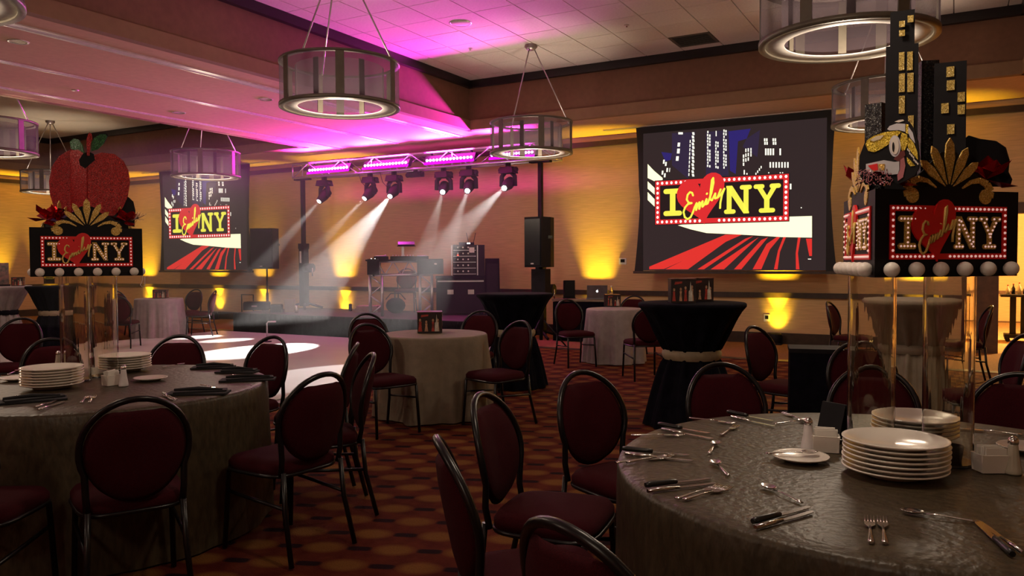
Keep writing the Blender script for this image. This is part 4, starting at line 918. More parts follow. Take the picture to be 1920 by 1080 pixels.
highboy(P8b, .42, 'blackcloth', 'tall cocktail table next to the apple marquee tubes', 'black drape on the tall table next to the apple marquee', 6)
# black padded case standing on the carpet
p = at(1528, 652, .80); t = thing('equipment_box', 'tall plain black box standing on the carpet behind the taxi table', 'box', (p.x, p.y, 0), R(12))
MB().box((0, 0, .40), (.36, .30, .76), taper=.97).build('body', 'blackcloth', t); MB().box((0, 0, .79), (.36, .30, .03)).build('lid', 'black', t)
for sx in (-1, 1): MB().box((sx * .14, 0, .012), (.05, .26, .022)).build('foot', 'black', t)

# ================================================================== PHOTO CUBES
PH = [mat('photo_red', (.28, .03, .02), .4, var=.6, scale=30), mat('photo_skin', (.42, .22, .13), .4, var=.4, scale=40), mat('photo_pale', (.55, .50, .42), .4, var=.3, scale=30), mat('photo_black', (.02, .012, .012), .35, var=.4)]
def cube(p, z, wd, ht, rz, label, seed, group='photo cubes on the tables'):
    t = thing('photo_cube', label, 'photo cube', (p[0], p[1], z), rz, group); rnd = random.Random(seed)
    MB().box((0, 0, ht / 2), (wd, wd, ht)).build('block', PH[3], t)
    MB().box((0, 0, ht + .004), (wd + .006, wd + .006, .008)).build('lid', 'photo', t)
    for f in range(2):
        rot = Matrix.Rotation(f * pi / 2, 3, 'Z'); fig = [MB(), MB(), MB()]
        def mp(x, y, zz): return rot @ Vector((x * wd, -wd / 2 - zz, y * ht))
        for k in range(4):
            x = -.36 + .24 * k + rnd.uniform(-.04, .04); h_ = rnd.uniform(.35, .6); w_ = rnd.uniform(.06, .09); j = k % 2
            fig[j].prism([(x - w_, .08), (x + w_, .08), (x + w_ * .55, h_ * .75), (x + w_ * .7, h_), (x - w_ * .7, h_), (x - w_ * .5, h_ * .75)], 0, .002, mp)
            fig[1].prism([(x + .045 * cos(a), h_ + .08 + .07 * sin(a)) for a in [2 * pi * i / 8 for i in range(8)]], 0, .003, mp)
        fig[2].prism([(.20, .08), (.36, .08), (.35, .5), (.31, .55), (.30, .72), (.28, .92), (.26, .72), (.25, .55), (.21, .5)], 0, .0035, mp)
        fig[0].prism([(-.36, .78), (-.06, .84), (-.05, .92), (-.34, .90)], 0, .002, mp)
        for j, nm in enumerate(('dress_print', 'figure_print', 'tower_print')): fig[j].build(nm, PH[j], t)['kind'] = 'stuff'
cube(at(806, 622, .768)[:2], .766, .23, .19, R(35), 'dark photo cube standing on the khaki table', 1)
cube(at(1148, 574, .768)[:2], .766, .22, .17, R(30), 'dark photo cube on the small pale table', 2)
cube((P6.x - .07, P6.y - .06), 1.072, .21, .20, R(25), 'photo cube standing forward on the black draped tall table', 3)
cube((P6.x - .02, P6.y + .28), 1.072, .20, .20, R(38), 'photo cube standing behind another on the black draped tall table', 4)
cube((T7.x + .03, T7.y + .02), .766, .24, .16, R(40), 'small photo cube on the far pale table', 5)
t = thing('menu_card', 'tall dark card leaning in a holder on the lavender draped tall table', 'card', (P8.x + .08, P8.y - .02, 1.072), R(60))
MB().box((0, 0, .20), (.16, .008, .38), Matrix.Rotation(R(-12), 3, 'X')).build('card', 'photo', t); MB().box((0, 0, .012), (.2, .1, .024)).build('holder', 'black', t)
cube((P8.x + .30, P8.y + .10), 1.072, .17, .14, R(50), 'small dark photo cube beside the menu card', 6)
# foyer cart
p = at(1902, 612, 0); p = Vector((p.x, max(p.y, 14.6), 0)); k_ = p.y / at(1902, 612, 0).y
p = aty(1904, 600, 16.2); t = thing('bar_cart', 'black pedestal cart with bottles in the lit foyer', 'cart', (p.x + .12, 16.2, 0))
MB().box((0, 0, .80), (.70, .45, .04)).build('shelf', 'black', t)
for sx in (-.16, .0): MB().box((sx, 0, .45), (.09, .1, .66)).build('column', 'black', t)
MB().box((-.08, 0, .10), (.42, .36, .06)).build('base', 'black', t)
for sx in (-.24, .08):
    for sy in (-.14, .14): MB().cyl((sx, sy - .015, .04), (sx, sy + .015, .04), .038, 10).build('caster', 'black', t)
for k in range(5):
    b = thing('bottle', 'small bottle standing on the foyer cart', 'bottle', (p.x - .12 + .085 * k, 16.2 + .05 * (k % 2), .821), 0, 'bottles on the foyer cart')
    MB().lathe([(0, 0), (.028, .002), (.03, .08 + .02 * (k % 3)), (.011, .12 + .02 * (k % 3)), (.011, .15 + .02 * (k % 3))], 12).build('body', 'blackgloss' if k % 2 else 'saltglass', b)
    MB().lathe([(0, .165 + .02 * (k % 3)), (.013, .163 + .02 * (k % 3)), (.013, .149 + .02 * (k % 3))], 10).build('cap', 'redfoil', b)
# ================================================================== TABLE SETTINGS
ZT_ = .7635
def make_plate():
    t = MB().lathe([(0, .004), (.075, .003), (.085, 0), (.092, .003), (.10, .010), (.145, .022), (.153, .026), (.1535, .029), (.150, .030), (.142, .027), (.104, .016), (.094, .011), (0, .010)], 48, cap=False)
    return t
pl_proto = None
def plate_stack(c, n, label, group):
    global pl_proto
    for k in range(n):
        lb = label + (', topmost of its stack' if k == n - 1 else ', lowest of its stack' if k == 0 else ', inside its stack')
        if pl_proto is None: pl_proto = make_plate().build('dinner_plate', 'white'); o = pl_proto
        else: o = pl_proto.copy(); COL.objects.link(o)
        o.location = (c[0] + random.uniform(-.002, .002), c[1] + random.uniform(-.002, .002), ZT_ + .0145 * k); tag(o, lb, 'plate', group)
plate_stack(at(1678, 890, ZT_), 7, 'white dinner plate in the stack before the taxi marquee tubes', 'plates before the taxi marquee')
plate_stack(at(1716, 822, ZT_), 5, 'white dinner plate in the stack behind the taxi marquee tubes', 'plates behind the taxi marquee')
plate_stack(at(98, 727, ZT_), 7, 'white dinner plate in the stack before the apple marquee tubes', 'plates before the apple marquee')
plate_stack(at(234, 695, ZT_), 6, 'white dinner plate in the stack beside the apple marquee tubes', 'plates beside the apple marquee')
for k, (x, y, lb) in enumerate(((1501, 863, 'white bread plate with a spoon on it, on the taxi table'), (1925, 845, 'white bread plate beside the glass salt shaker'), (282, 713, 'white bread plate beside the sugar caddy on the apple table'), (35, 713, 'white bread plate beside a plate stack on the apple table'))):
    o = MB().lathe([(0, .003), (.045, .002), (.052, 0), (.058, .004), (.088, .014), (.092, .017), (.090, .019), (.084, .016), (.06, .009), (0, .007)], 40, cap=False).build('bread_plate', 'white', None, at(x, y, ZT_)); tag(o, lb, 'plate', 'bread plates')
def pts_on(a, b):
    A, B = at(*a, ZT_), at(*b, ZT_); m_ = (A + B) / 2; return m_, atan2(B.y - A.y, B.x - A.x)
cut_me = {}
def cutlery(kind, a, b, label, group, lift=0.0):
    m_, an = pts_on(a, b); t = thing(kind, label, kind.split('_')[-1], (m_.x, m_.y, ZT_ + .001 + lift), an, group)
    key = kind
    if key not in cut_me:
        ps = []
        if kind in ('dinner_knife', 'steak_knife'):
            h = MB()
            if kind == 'steak_knife': h.tube([(-.115, 0, .008), (-.10, 0, .009), (-.03, 0, .008), (-.008, 0, .007)], [.007, .0095, .008, .007], 8)
            else: h.tube([(-.115, 0, .006), (-.06, 0, .006), (-.008, 0, .005)], [.006, .0065, .004], 8)
            ps.append(('handle', 'handle' if kind == 'steak_knife' else 'steel', h))
            ps.append(('blade', 'steel', MB().prism([(-.01, -.006), (.06, -.009), (.11, -.007), (.118, .002), (.11, .007), (-.01, .006)], .003, .0055)))
        elif kind == 'dinner_fork':
            ps.append(('handle', 'steel', MB().tube([(-.105, 0, .004), (-.09, 0, .004), (-.02, 0, .007), (.02, 0, .006)], [.006, .0075, .0035, .003], 8, flat=.5)))
            hd = MB().prism([(.015, -.004), (.03, -.012), (.055, -.013), (.055, .013), (.03, .012), (.015, .004)], .002, .005)
            for y in (-.0105, -.0035, .0035, .0105): hd.tube([(.053, y, .0035), (.075, y, .003), (.098, y, .007)], [.0022, .002, .0012], 6)
            ps.append(('tines', 'steel', hd))
        else:
            ps.append(('handle', 'steel', MB().tube([(-.09, 0, .004), (-.075, 0, .004), (.0, 0, .008), (.035, 0, .005)], [.005, .0065, .003, .003], 8, flat=.5)))
            ps.append(('bowl', 'steel', MB().lathe_at((.06, 0, .010), [(.0, -.008), (.010, -.0065), (.017, -.002), (.0185, .001), (.0175, .001), (.011, -.004), (0, -.006)], 18, (1.55, 1.0, 1.0))))
        cut_me[key] = []
        for nm, mm, mb in ps: o = mb.build(nm, mm, t); cut_me[key].append((nm, o.data))
    else:
        for nm, me in cut_me[key]:
            o = bpy.data.objects.new(nm, me); COL.objects.link(o); o.parent = t
GK, GF, GS = 'knives on the taxi table', 'forks on the taxi table', 'spoons on the taxi table'
K1 = [((1160, 845), (1300, 857), 'by the aisle chair'), ((1228, 798), (1338, 816), 'beside crossed forks'), ((1366, 776), (1446, 791), 'by the far maroon chair'), ((1203, 916), (1340, 899), 'above a fork pair'), ((1408, 985), (1520, 953), 'over a cloth crease'), ((1898, 1046), (1832, 984), 'by the cloth edge past the fork pair')]
for a, b, wds in K1:
    cutlery('steak_knife', a, b, 'black-handled steak knife %s on the taxi table' % wds, GK)
    n_ = (10, 9) if a[0] < b[0] else (20, -4); cutlery('dinner_knife', (a[0] + n_[0], a[1] + n_[1]), (b[0] + 2, b[1] + n_[1] + 1), 'plain steel knife %s on the taxi table' % wds, GK)
for a, b, wds in (((1142, 871), (1270, 858), 'with a magenta glint by the aisle chair'), ((1150, 873), (1290, 851), 'with a magenta glint by the aisle chair'), ((1180, 818), (1290, 818), 'beside a black-handled knife'), ((1296, 786), (1380, 796), 'by the far maroon chair'), ((1258, 941), (1362, 910), 'lying in a slanted pair'), ((1266, 944), (1386, 912), 'lying in a slanted pair'),
                  ((1634, 1032), (1629, 962), 'lying in a straight pair'), ((1661, 1034), (1652, 962), 'lying in a straight pair'), ((1345, 822), (1388, 796), 'crossing toward the spoons'), ((1895, 815), (1818, 807), 'beyond the glass salt shaker'), ((1510, 792), (1470, 776), 'beside the pepper shaker')):
    cutlery('dinner_fork', a, b, 'steel dinner fork %s on the taxi table' % wds, GF)
for a, b, wds, lf in (((1328, 855), (1346, 829), 'pointing toward the fork', 0), ((1370, 898), (1334, 864), 'near the slanted fork pair', 0), ((1508, 948), (1426, 911), 'above the black knife over a crease', 0), ((1822, 980), (1699, 963), 'beside the straight fork pair', 0), ((1436, 862), (1535, 861), 'resting on the bread plate', .017), ((1450, 797), (1520, 790), 'beside the pepper shaker', 0)):
    cutlery('dessert_spoon', a, b, 'steel dessert spoon %s on the taxi table' % wds, GS, lf)
# apple table
A2 = 'cutlery on the apple table'
for a, b, kd, wds in (((150, 758), (168, 742), 'dinner_fork', 'in a pair before the chair'), ((166, 758), (178, 742), 'dinner_fork', 'in a pair before the chair'), ((70, 765), (105, 752), 'dinner_knife', 'tinted magenta'), ((80, 768), (112, 757), 'dinner_knife', 'tinted magenta'), ((2, 755), (30, 745), 'dinner_fork', 'at the table rim'), ((300, 735), (330, 756), 'dinner_knife', 'tinted magenta by the chair top'),
                      ((340, 755), (300, 738), 'dinner_fork', 'by the chair top'), ((372, 722), (415, 732), 'dinner_fork', 'beside the black napkins'), ((430, 703), (470, 712), 'dinner_fork', 'between the black napkins'), ((15, 703), (38, 696), 'dessert_spoon', 'beside the bread plate'), ((305, 690), (345, 684), 'dessert_spoon', 'tinted magenta at the far rim')):
    nm = {'dinner_fork': 'steel fork', 'dinner_knife': 'steel knife', 'dessert_spoon': 'steel spoon'}[kd]
    cutlery(kd, a, b, '%s %s on the apple table' % (nm, wds), A2)
for k, (x, y, an, ln, wds) in enumerate(((400, 690, 10, .26, 'near the dance floor side'), (465, 713, 10, .30, 'at the chair with the bright gap'), (372, 738, 5, .30, 'beside the steel forks'), (60, 752, 30, .30, 'near the table rim'), (445, 698, -4, .24, 'behind the other napkins'))):
    p = at(x, y, ZT_); t = thing('folded_napkin', 'black folded napkin %s on the apple table' % wds, 'napkin', p, YAW + R(an), 'black napkins on the apple table')
    MB().box((0, 0, .005), (ln, .11, .008)).build('fold', 'napkin', t); MB().box((.01, .005, .014), (ln * .85, .075, .008), Matrix.Rotation(.2, 3, 'Z')).build('top_fold', 'napkin', t)
    MB().tube([(-ln * .4, .0, .022), (0, .01, .026), (ln * .4, 0, .020)], [.006, .010, .005], 8).build('roll', 'napkin', t)
# shakers and sugar caddies
def shaker(x, y, label, m, cap):
    t = thing('salt_shaker' if m != 'shaker' else 'pepper_shaker', label, 'shaker', at(x, y, ZT_), 0, 'shakers')
    fl = lambda a, f, z: .0012 * sin(10 * a) if .01 < z < .085 and m != 'shaker' else 0
    MB().lathe([(0, 0), (.024, 0), (.026, .004), (.024, .015), (.017, .055), (.014, .088), (.0135, .095)], 30, fold=fl).build('body', m, t)
    MB().lathe([(.0145, .093), (.0155, .097), (.0145, .108), (.008, .116), (0, .118)], 20, cap=False).build('cap', cap, t)
shaker(1515, 845, 'white shaker with a steel cap behind the bread plate', 'shaker', 'steel'); shaker(1899, 888, 'fluted glass salt shaker beside the sugar caddy', 'saltglass', 'steel')
shaker(232, 724, 'white shaker beside the sugar caddy on the apple table', 'shaker', 'steel'); shaker(110, 692, 'small shaker behind the plate stack on the apple table', 'saltglass', 'steel')
def caddy(x, y, rz, label):
    t = thing('sugar_caddy', label, 'sugar caddy', at(x, y, ZT_), rz, 'sugar caddies')
    q = MB()
    for sx, sy, dx, dy in ((0, -.030, .088, .005), (0, .030, .088, .005), (-.042, 0, .005, .06), (.042, 0, .005, .06)):
        n = (Vector((sx, sy, 0)).normalized()); q.box((sx * .94, sy * .94, .030), (dx * .95, dy * .95, .056), Matrix.Rotation(.12 * (1 if sy < 0 else -1 if sy > 0 else 0), 3, 'X') @ Matrix.Rotation(.12 * (1 if sx > 0 else -1 if sx < 0 else 0), 3, 'Y'))
    q.box((0, 0, .004), (.076, .054, .006)); q.build('dish', 'white', t)
    for k in range(7): MB().box((random.uniform(-.006, .006), -.021 + .007 * k, .050 + .004 * (k % 2)), (.064, .004, .056), Matrix.Rotation(random.uniform(-.1, .1), 3, 'Y')).build('packet', 'packet', t)
caddy(1548, 846, YAW - R(18), 'white sugar caddy full of packets beside the white shaker'); caddy(1856, 884, YAW, 'white sugar caddy full of packets beside the glass salt shaker'); caddy(210, 722, YAW + R(60), 'white sugar caddy on the apple table')
# black tent card and dark votive on the taxi table
t = thing('table_card', 'black tent card behind the sugar caddy on the taxi table', 'card', at(1564, 826, ZT_), YAW - R(60))
for s_ in (-1, 1): MB().box((0, s_ * .022, .07), (.10, .003, .145), Matrix.Rotation(s_ * .28, 3, 'X')).build('panel', 'black', t)
t = thing('votive_cup', 'dark round candle cup inside the clear tube under the skyscrapers', 'candle cup', at(1776, 867, ZT_) + Vector((.012, 0, .009))); MB().lathe([(0, 0), (.03, 0), (.036, .05), (.033, .05), (.028, .006), (0, .006)], 22, cap=False).build('cup', 'blackgloss', t); MB().lathe([(0, .012), (.026, .012), (.026, .006)], 16).build('wax', 'black', t)

# ================================================================== MARQUEE CENTREPIECES
S_, A_ = .56, .56 / (2 * sqrt(3)); BH = .272
def marquee(c, phi, label, z0, topper):
    th = atan2(c[1], c[0]); rz = th + pi + phi + pi / 2
    t = thing('marquee_centerpiece', label, 'centerpiece', (c[0], c[1], z0), rz, 'marquee centerpieces')
    tri = [(-S_ / 2, -A_), (S_ / 2, -A_), (0, 2 * A_)]
    # the three-sided box with its lid edge
    MB().prism(tri, 0, BH).build('box', 'black', t)
    W_, H_ = .455, .168; xs, zs = -W_ / 2, .055
    for f in range(3):
        rot = Matrix.Rotation(f * 2 * pi / 3, 3, 'Z')
        def mp(x, y, z): return rot @ Vector((xs + x / 1000 * W_, -A_ - z, zs + H_ * (1 - y / 345)))
        pan = MB().prism([(0, 0), (1000, 0), (1000, 345), (0, 345)], .0, .002, mp).build('sign_panel', 'black', t)
        q = MB(); [q.prism(p, .0, .006, mp) for p in FRAME]; q.build('sign_border', 'red', pan)
        q = MB()
        for x, y in DOTS: v = mp(x, y, .007); q.sphere(v, .0042, 8, 5)
        q = q.build('border_bulb', 'bulb', pan); q['kind'] = 'stuff'
        for nm, polys in LETTERS.items():
            q = MB(); [q.prism(p, .001, .007, mp) for p in polys]; q.build(nm, 'gold', pan)
        MB().prism(heart(), .002, .010, mp).build('heart', 'red', pan)
        q = MB()
        for s_ in script_strokes(): q.tube([mp(x, y, .012) for x, y in s_], .0040, 6)
        q.build('script_name', 'goldplain', pan)
        q = MB()
        for x0, y0, x1, y1 in ((84, 86, 196, 86), (84, 260, 196, 260), (140, 112, 140, 236), (574, 92, 574, 242), (698, 110, 698, 262), (592, 100, 684, 246), (552, 263, 606, 263), (668, 83, 724, 83), (768, 83, 814, 83), (882, 83, 930, 83), (806, 263, 890, 263), (796, 108, 840, 180), (898, 108, 854, 180), (847, 200, 847, 240)):
            n = max(1, int(sqrt((x1 - x0) ** 2 + (y1 - y0) ** 2) / 26))
            for k in range(n + 1): q.sphere(mp(x0 + (x1 - x0) * k / n, y0 + (y1 - y0) * k / n, .008), .0034, 6, 4)
        q = q.build('letter_bulb', 'bulb', pan); q['kind'] = 'stuff'
        for k in range(6):
            x = -S_ / 2 + S_ * (k + .5) / 6
            MB().sphere((0, 0, 0), .0235, 16, 10).build('globe_bulb', 'globe', t, rot @ Vector((x, -A_ - .019, .024)))
        # gold palmette standing on the lid edge
        def pm(x, y, z): return rot @ Vector((x, -A_ + .004 - z, BH + y))
        bk = MB().prism([(-.15, -.02), (.15, -.02), (.15, .02), (.10, .06), (.03, .12), (-.03, .12), (-.10, .06), (-.15, .02)], -.004, .002, pm).build('palmette_board', 'black', t)
        def petal(tx, ty, w_): 
            d = sqrt(tx * tx + ty * ty); ux, uy = tx / d, ty / d; nx, ny = -uy, ux
            return [(0 + .02 * ux, 0 + .02 * uy), (tx * .62 + nx * w_, ty * .62 + ny * w_), (tx * .88 + nx * w_ * .8, ty * .88 + ny * w_ * .8), (tx, ty), (tx * .88 - nx * w_ * .8, ty * .88 - ny * w_ * .8), (tx * .62 - nx * w_, ty * .62 - ny * w_)]
        for tx, ty, w_ in ((0, .165, .019), (-.07, .137, .016), (.07, .137, .016), (-.112, .092, .015), (.112, .092, .015)): MB().prism(petal(tx, ty, w_), .002, .007, pm).build('petal', 'gold', bk)
        for s_ in (-1, 1):
            arc = [(s_ * (.052 + .0), .008), (s_ * .085, .028), (s_ * .120, .034), (s_ * .150, .022), (s_ * .164, .0), (s_ * .158, -.018), (s_ * .143, -.024), (s_ * .128, -.016)]
            q = MB(); rad = [.003, .009, .013, .017, .020, .022, .024, .022]
            for k in range(len(arc) - 1):
                (x0, y0), (x1, y1) = arc[k], arc[k + 1]; d = sqrt((x1 - x0) ** 2 + (y1 - y0) ** 2); nx, ny = -(y1 - y0) / d, (x1 - x0) / d; r0, r1 = rad[k] * .7, rad[k + 1] * .7
                q.prism([(x0 + nx * r0, y0 + ny * r0), (x0 - nx * r0, y0 - ny * r0), (x1 - nx * r1, y1 - ny * r1), (x1 + nx * r1, y1 + ny * r1)], .002, .007, pm)
            q.prism([(arc[-2][0] + .024 * cos(2 * pi * k / 16), arc[-2][1] + .006 + .024 * sin(2 * pi * k / 16)) for k in range(16)], .002, .0072, pm); q.build('scroll', 'gold', bk)
        # red foil bow and silver tinsel near the corner
        q = MB(); rnd = random.Random(f + 3); bc = rot @ Vector((.20, -A_ + .05, BH + .045))
        for k in range(9):
            d = Vector((rnd.uniform(-1, 1), rnd.uniform(-1, 1), rnd.uniform(-.3, 1))).normalized(); e = d.cross(Vector((0, 0, 1))).normalized(); ln = rnd.uniform(.07, .11)
            q.add([bc, bc + d * ln * .6 + e * .032, bc + d * ln, bc + d * ln * .6 - e * .032, bc + d * ln * .55 + d.cross(e) * .016], [(0, 1, 4), (1, 2, 4), (2, 3, 4), (3, 0, 4), (0, 3, 1), (1, 3, 2)])
        q.build('foil_bow', 'redfoil', t)
    topper(t, rz)
    return t
def to_local(t, rz, c, z0):
    inv = (Matrix.Translation((c[0], c[1], z0)) @ Matrix.Rotation(rz, 4, 'Z')).inverted(); return lambda v: inv @ Vector(v)
def tubes(ps, z1, names):
    for k, (p, lb) in enumerate(zip(ps, names)):
        t = thing('acrylic_tube', lb, 'tube', (p[0], p[1], ZT_), 0, 'clear tubes under the marquees'); h_ = z1 - ZT_ - .001
        q = MB()
        for pr in ([(.076, .0085), (.076, h_)], [(.076, h_), (.0725, h_)], [(.0725, h_), (.0725, .0085)], [(.0725, .0085), (.076, .0085)]): q.lathe(pr, 64, cap=False)
        q.build('wall', 'acrylic', t)
        MB().lathe([(.079, .001), (.079, .008)], 40).build('base_disc', 'blackgloss', t)
C1 = (-.13, 2.96); Z1 = 1.376
tubes([at(1632, 850, ZT_), at(1776, 867, ZT_)], Z1, ['clear acrylic tube under the taxi corner of the marquee', 'clear acrylic tube under the skyscraper side of the marquee'])
def taxi_top(t, rz):
    lc = to_local(t, rz, C1, Z1); v = Vector((C1[0], C1[1], 0)).normalized(); rt = Vector((v.y, -v.x, 0))
    # skyscrapers
    def tower(pxa, pxb, pytop, off, dp, wins_, m='black', setback=None, rot=0.0):
        base = Vector((C1[0], C1[1], 0)) + v * off; A, B = atp(pxa, pytop, base, v), atp(pxb, pytop, base, v); wd = (B - A).length; mid = (A + B) / 2
        l0 = lc((mid.x, mid.y, Z1 + BH)); ang = atan2(v.y, v.x) - pi / 2 - rz + rot
        o = MB().box((0, 0, (mid.z - Z1 - BH) / 2 * (1 if not setback else 1)), (wd, dp, mid.z - Z1 - BH)).build('skyscraper', m, t, l0, (0, 0, ang))
        if setback:
            a, b, py = setback; zz = atp(a, py, base, v).z; wd2 = (atp(b, py, base, v) - atp(a, py, base, v)).length
            MB().box((0, 0, (mid.z + zz) / 2 - Z1 - BH), (wd2, dp * .8, zz - mid.z)).build('setback', m, o)
        for (xa, ya, xb, yb) in wins_:
            P0, P1 = atp(xa, ya, base - v * (dp / 2), v), atp(xb, yb, base - v * (dp / 2), v); cx = (P0 + P1) / 2; xr = (cx - mid).dot(rt)
            MB().box((xr, -dp / 2 - .002, cx.z - Z1 - BH), (abs((P1 - P0).dot(rt)), .004, abs(P1.z - P0.z))).build('window', 'winyellow', o)
        return o
    W4 = lambda x, y, w_, h_: (1500 + x / 4.5, y / 4.5, 1500 + (x + w_) / 4.5, (y + h_) / 4.5)
    tower(1662, 1722, 90, -.02, .085, [W4(835, 445, 45, 148), W4(905, 440, 45, 152), W4(835, 625, 48, 152), W4(906, 620, 50, 155), W4(835, 812, 48, 145), W4(912, 978, 46, 120), W4(908, 135, 50, 52), W4(837, 182, 48, 45), W4(837, 258, 48, 46)], 'black', (1672, 1717, 28))
    tower(1752, 1811, 122, -.01, .09, [W4(1236, 567, 64, 80), W4(1238, 682, 66, 78), W4(1330, 782, 60, 75), W4(1192, 875, 62, 80), W4(1330, 888, 60, 75), W4(1242, 1052, 60, 78), W4(1280 - 50, 1285, 62, 78)], 'black')
    tower(1722, 1756, 117, .07, .06, [], 'blackglit', None, .3); tower(1628, 1662, 196, .05, .06, [], 'blackglit', None, -.4)
    # cartoon taxi on the corner
    ph = R(-17); nrm = (-v * cos(ph) + rt * sin(ph)); N_ = Vector((C1[0], C1[1], 0)) + nrm * .30
    s4 = lambda x, y: (1540 + x / 5.05, 200 + y / 5.05)
    def poly(pts, d0, d1):
        q = MB(); vs = [atp(*s4(*p), N_, nrm) for p in pts]; n = len(vs)
        ar = sum(pts[i][0] * pts[(i + 1) % n][1] - pts[(i + 1) % n][0] * pts[i][1] for i in range(n))
        if ar > 0: vs = vs[::-1]
        q.add([lc(p + nrm * d0) for p in vs] + [lc(p + nrm * d1) for p in vs], [tuple(range(n))[::-1], tuple(range(n, 2 * n))] + [(i, (i + 1) % n, n + (i + 1) % n, n + i) for i in range(n)]); return q
    el = lambda cx, cy, rx, ry, n=24: [(cx + rx * cos(2 * pi * k / n), cy + ry * sin(2 * pi * k / n)) for k in range(n)]
    sil = [(365, 470), (420, 330), (500, 268), (625, 228), (650, 175), (710, 135), (770, 118), (830, 140), (885, 220), (915, 330), (930, 480), (925, 580), (890, 650), (820, 690), (740, 730), (660, 720), (560, 720), (420, 740), (360, 640)]
    tx = poly(sil, -.004, .004).build('taxi_cutout', 'black', t)
    for nm, pts, m, d in (('hood', [(425, 360), (440, 320), (500, 280), (600, 245), (720, 230), (765, 238), (720, 290), (640, 360), (580, 400), (510, 432), (450, 422)], 'taxi', .006), ('hood_shine', [(470, 318), (530, 280), (600, 272), (570, 308), (500, 332)], 'cream', .0075), ('windshield', [(630, 215), (652, 185), (720, 160), (800, 165), (800, 240), (740, 224), (650, 228)], 'taxigrey', .006),
                          ('roof_light', [(700, 145), (740, 128), (780, 124), (790, 136), (740, 152)], 'white', .006), ('side_window', [(830, 190), (872, 250), (895, 350), (850, 300), (825, 240)], 'taxigrey', .006), ('roof', [(806, 168), (830, 172), (828, 262), (806, 250)], 'taxi', .006), ('fender', [(765, 245), (818, 266), (826, 345), (800, 410), (770, 425), (752, 330)], 'taxi', .006), ('door', [(832, 290), (880, 345), (915, 430), (920, 505), (870, 450), (824, 385)], 'taxi', .006),
                          ('rear_panel', [(815, 478), (850, 510), (892, 560), (850, 566), (820, 530)], 'taxi', .006), ('headlight_ring', el(703, 375, 55, 102), 'taxigrey', .0062), ('headlight', el(704, 372, 38, 82), 'white', .0078), ('pupil', el(690, 385, 10, 46), 'black', .0090), ('wheel_arch', [(690, 500), (740, 432), (792, 412), (802, 462), (740, 522)], 'maroon', .006), ('bumper', [(430, 545), (600, 508), (700, 525), (745, 520), (745, 600), (730, 640), (680, 645), (520, 640), (430, 605)], 'taxigrey', .007),
                          ('tyre', [(752, 505), (790, 480), (802, 560), (780, 670), (730, 705), (725, 650), (750, 600)], 'silver', .006), ('number_plate', [(450, 560), (540, 540), (545, 602), (500, 612)], 'red', .009), ('plate_badge', [(548, 545), (610, 545), (605, 604), (552, 604)], 'gold', .009)):
        poly(pts, .003, d).build(nm, m, tx)
    q = MB()
    for k in range(5):
        for j in range(2):
            x, y = 820 + k * 20 + j * 14, 395 + k * 30 + j * 14 + (k % 2) * 8; a = poly([(x, y), (x + 12, y + 8), (x + 10, y + 26), (x - 2, y + 18)], .003, .0065); q.add(a.v, a.f)
    q.build('checker_stripe', 'white', tx)
    q = MB(); rnd = random.Random(5)
    for k in range(150):
        x, y = rnd.uniform(365, 690), rnd.uniform(610, 735); a = rnd.uniform(0, 6.28); ln = rnd.uniform(14, 34); d = rnd.uniform(.006, .03)
        b = poly([(x, y), (x + ln * cos(a), y + ln * sin(a)), (x + ln * cos(a) + 4 * sin(a), y + ln * sin(a) - 4 * cos(a)), (x + 5 * sin(a), y - 5 * cos(a))], d, d + .001 + rnd.uniform(0, .012)); q.add(b.v, b.f)
    q = q.build('tinsel', 'silver', tx); q['kind'] = 'stuff'
    # a second cut-out seen from its plain black back
    n2 = (-v * cos(R(150)) + rt * sin(R(150))); o2 = Vector((C1[0], C1[1], 0)) + rt * .22 + v * .15
    q = MB(); vs = [atp(x, y, o2, n2) for x, y in [(1806, 350), (1806, 262), (1816, 254), (1836, 260), (1866, 264), (1884, 276), (1891, 300), (1889, 322), (1896, 336), (1892, 350)]]; n = len(vs)
    q.add([lc(p) for p in vs] + [lc(p + n2 * .008) for p in vs], [tuple(range(n)), tuple(range(n, 2 * n))[::-1]] + [(i, n + i, n + (i + 1) % n, (i + 1) % n) for i in range(n)])
    q.build('cutout_back', 'black', t)
marquee(C1, R(43), 'black three-sided I Emily NY marquee with a yellow taxi and skyscrapers on top', Z1, taxi_top)
C2p = at(170, 709, ZT_); C2 = (C2p.x, C2p.y); Z2 = 1.362
vv = Vector((C2[0], C2[1], 0)).normalized(); rr = Vector((vv.y, -vv.x, 0))
tubes([Vector((*C2, 0)) - rr * .073 - vv * .06, Vector((*C2, 0)) + rr * .075 + vv * .05], Z2, ['clear acrylic tube under the apple marquee beside the plate stack', 'clear acrylic tube under the apple marquee beside the sugar caddy'])
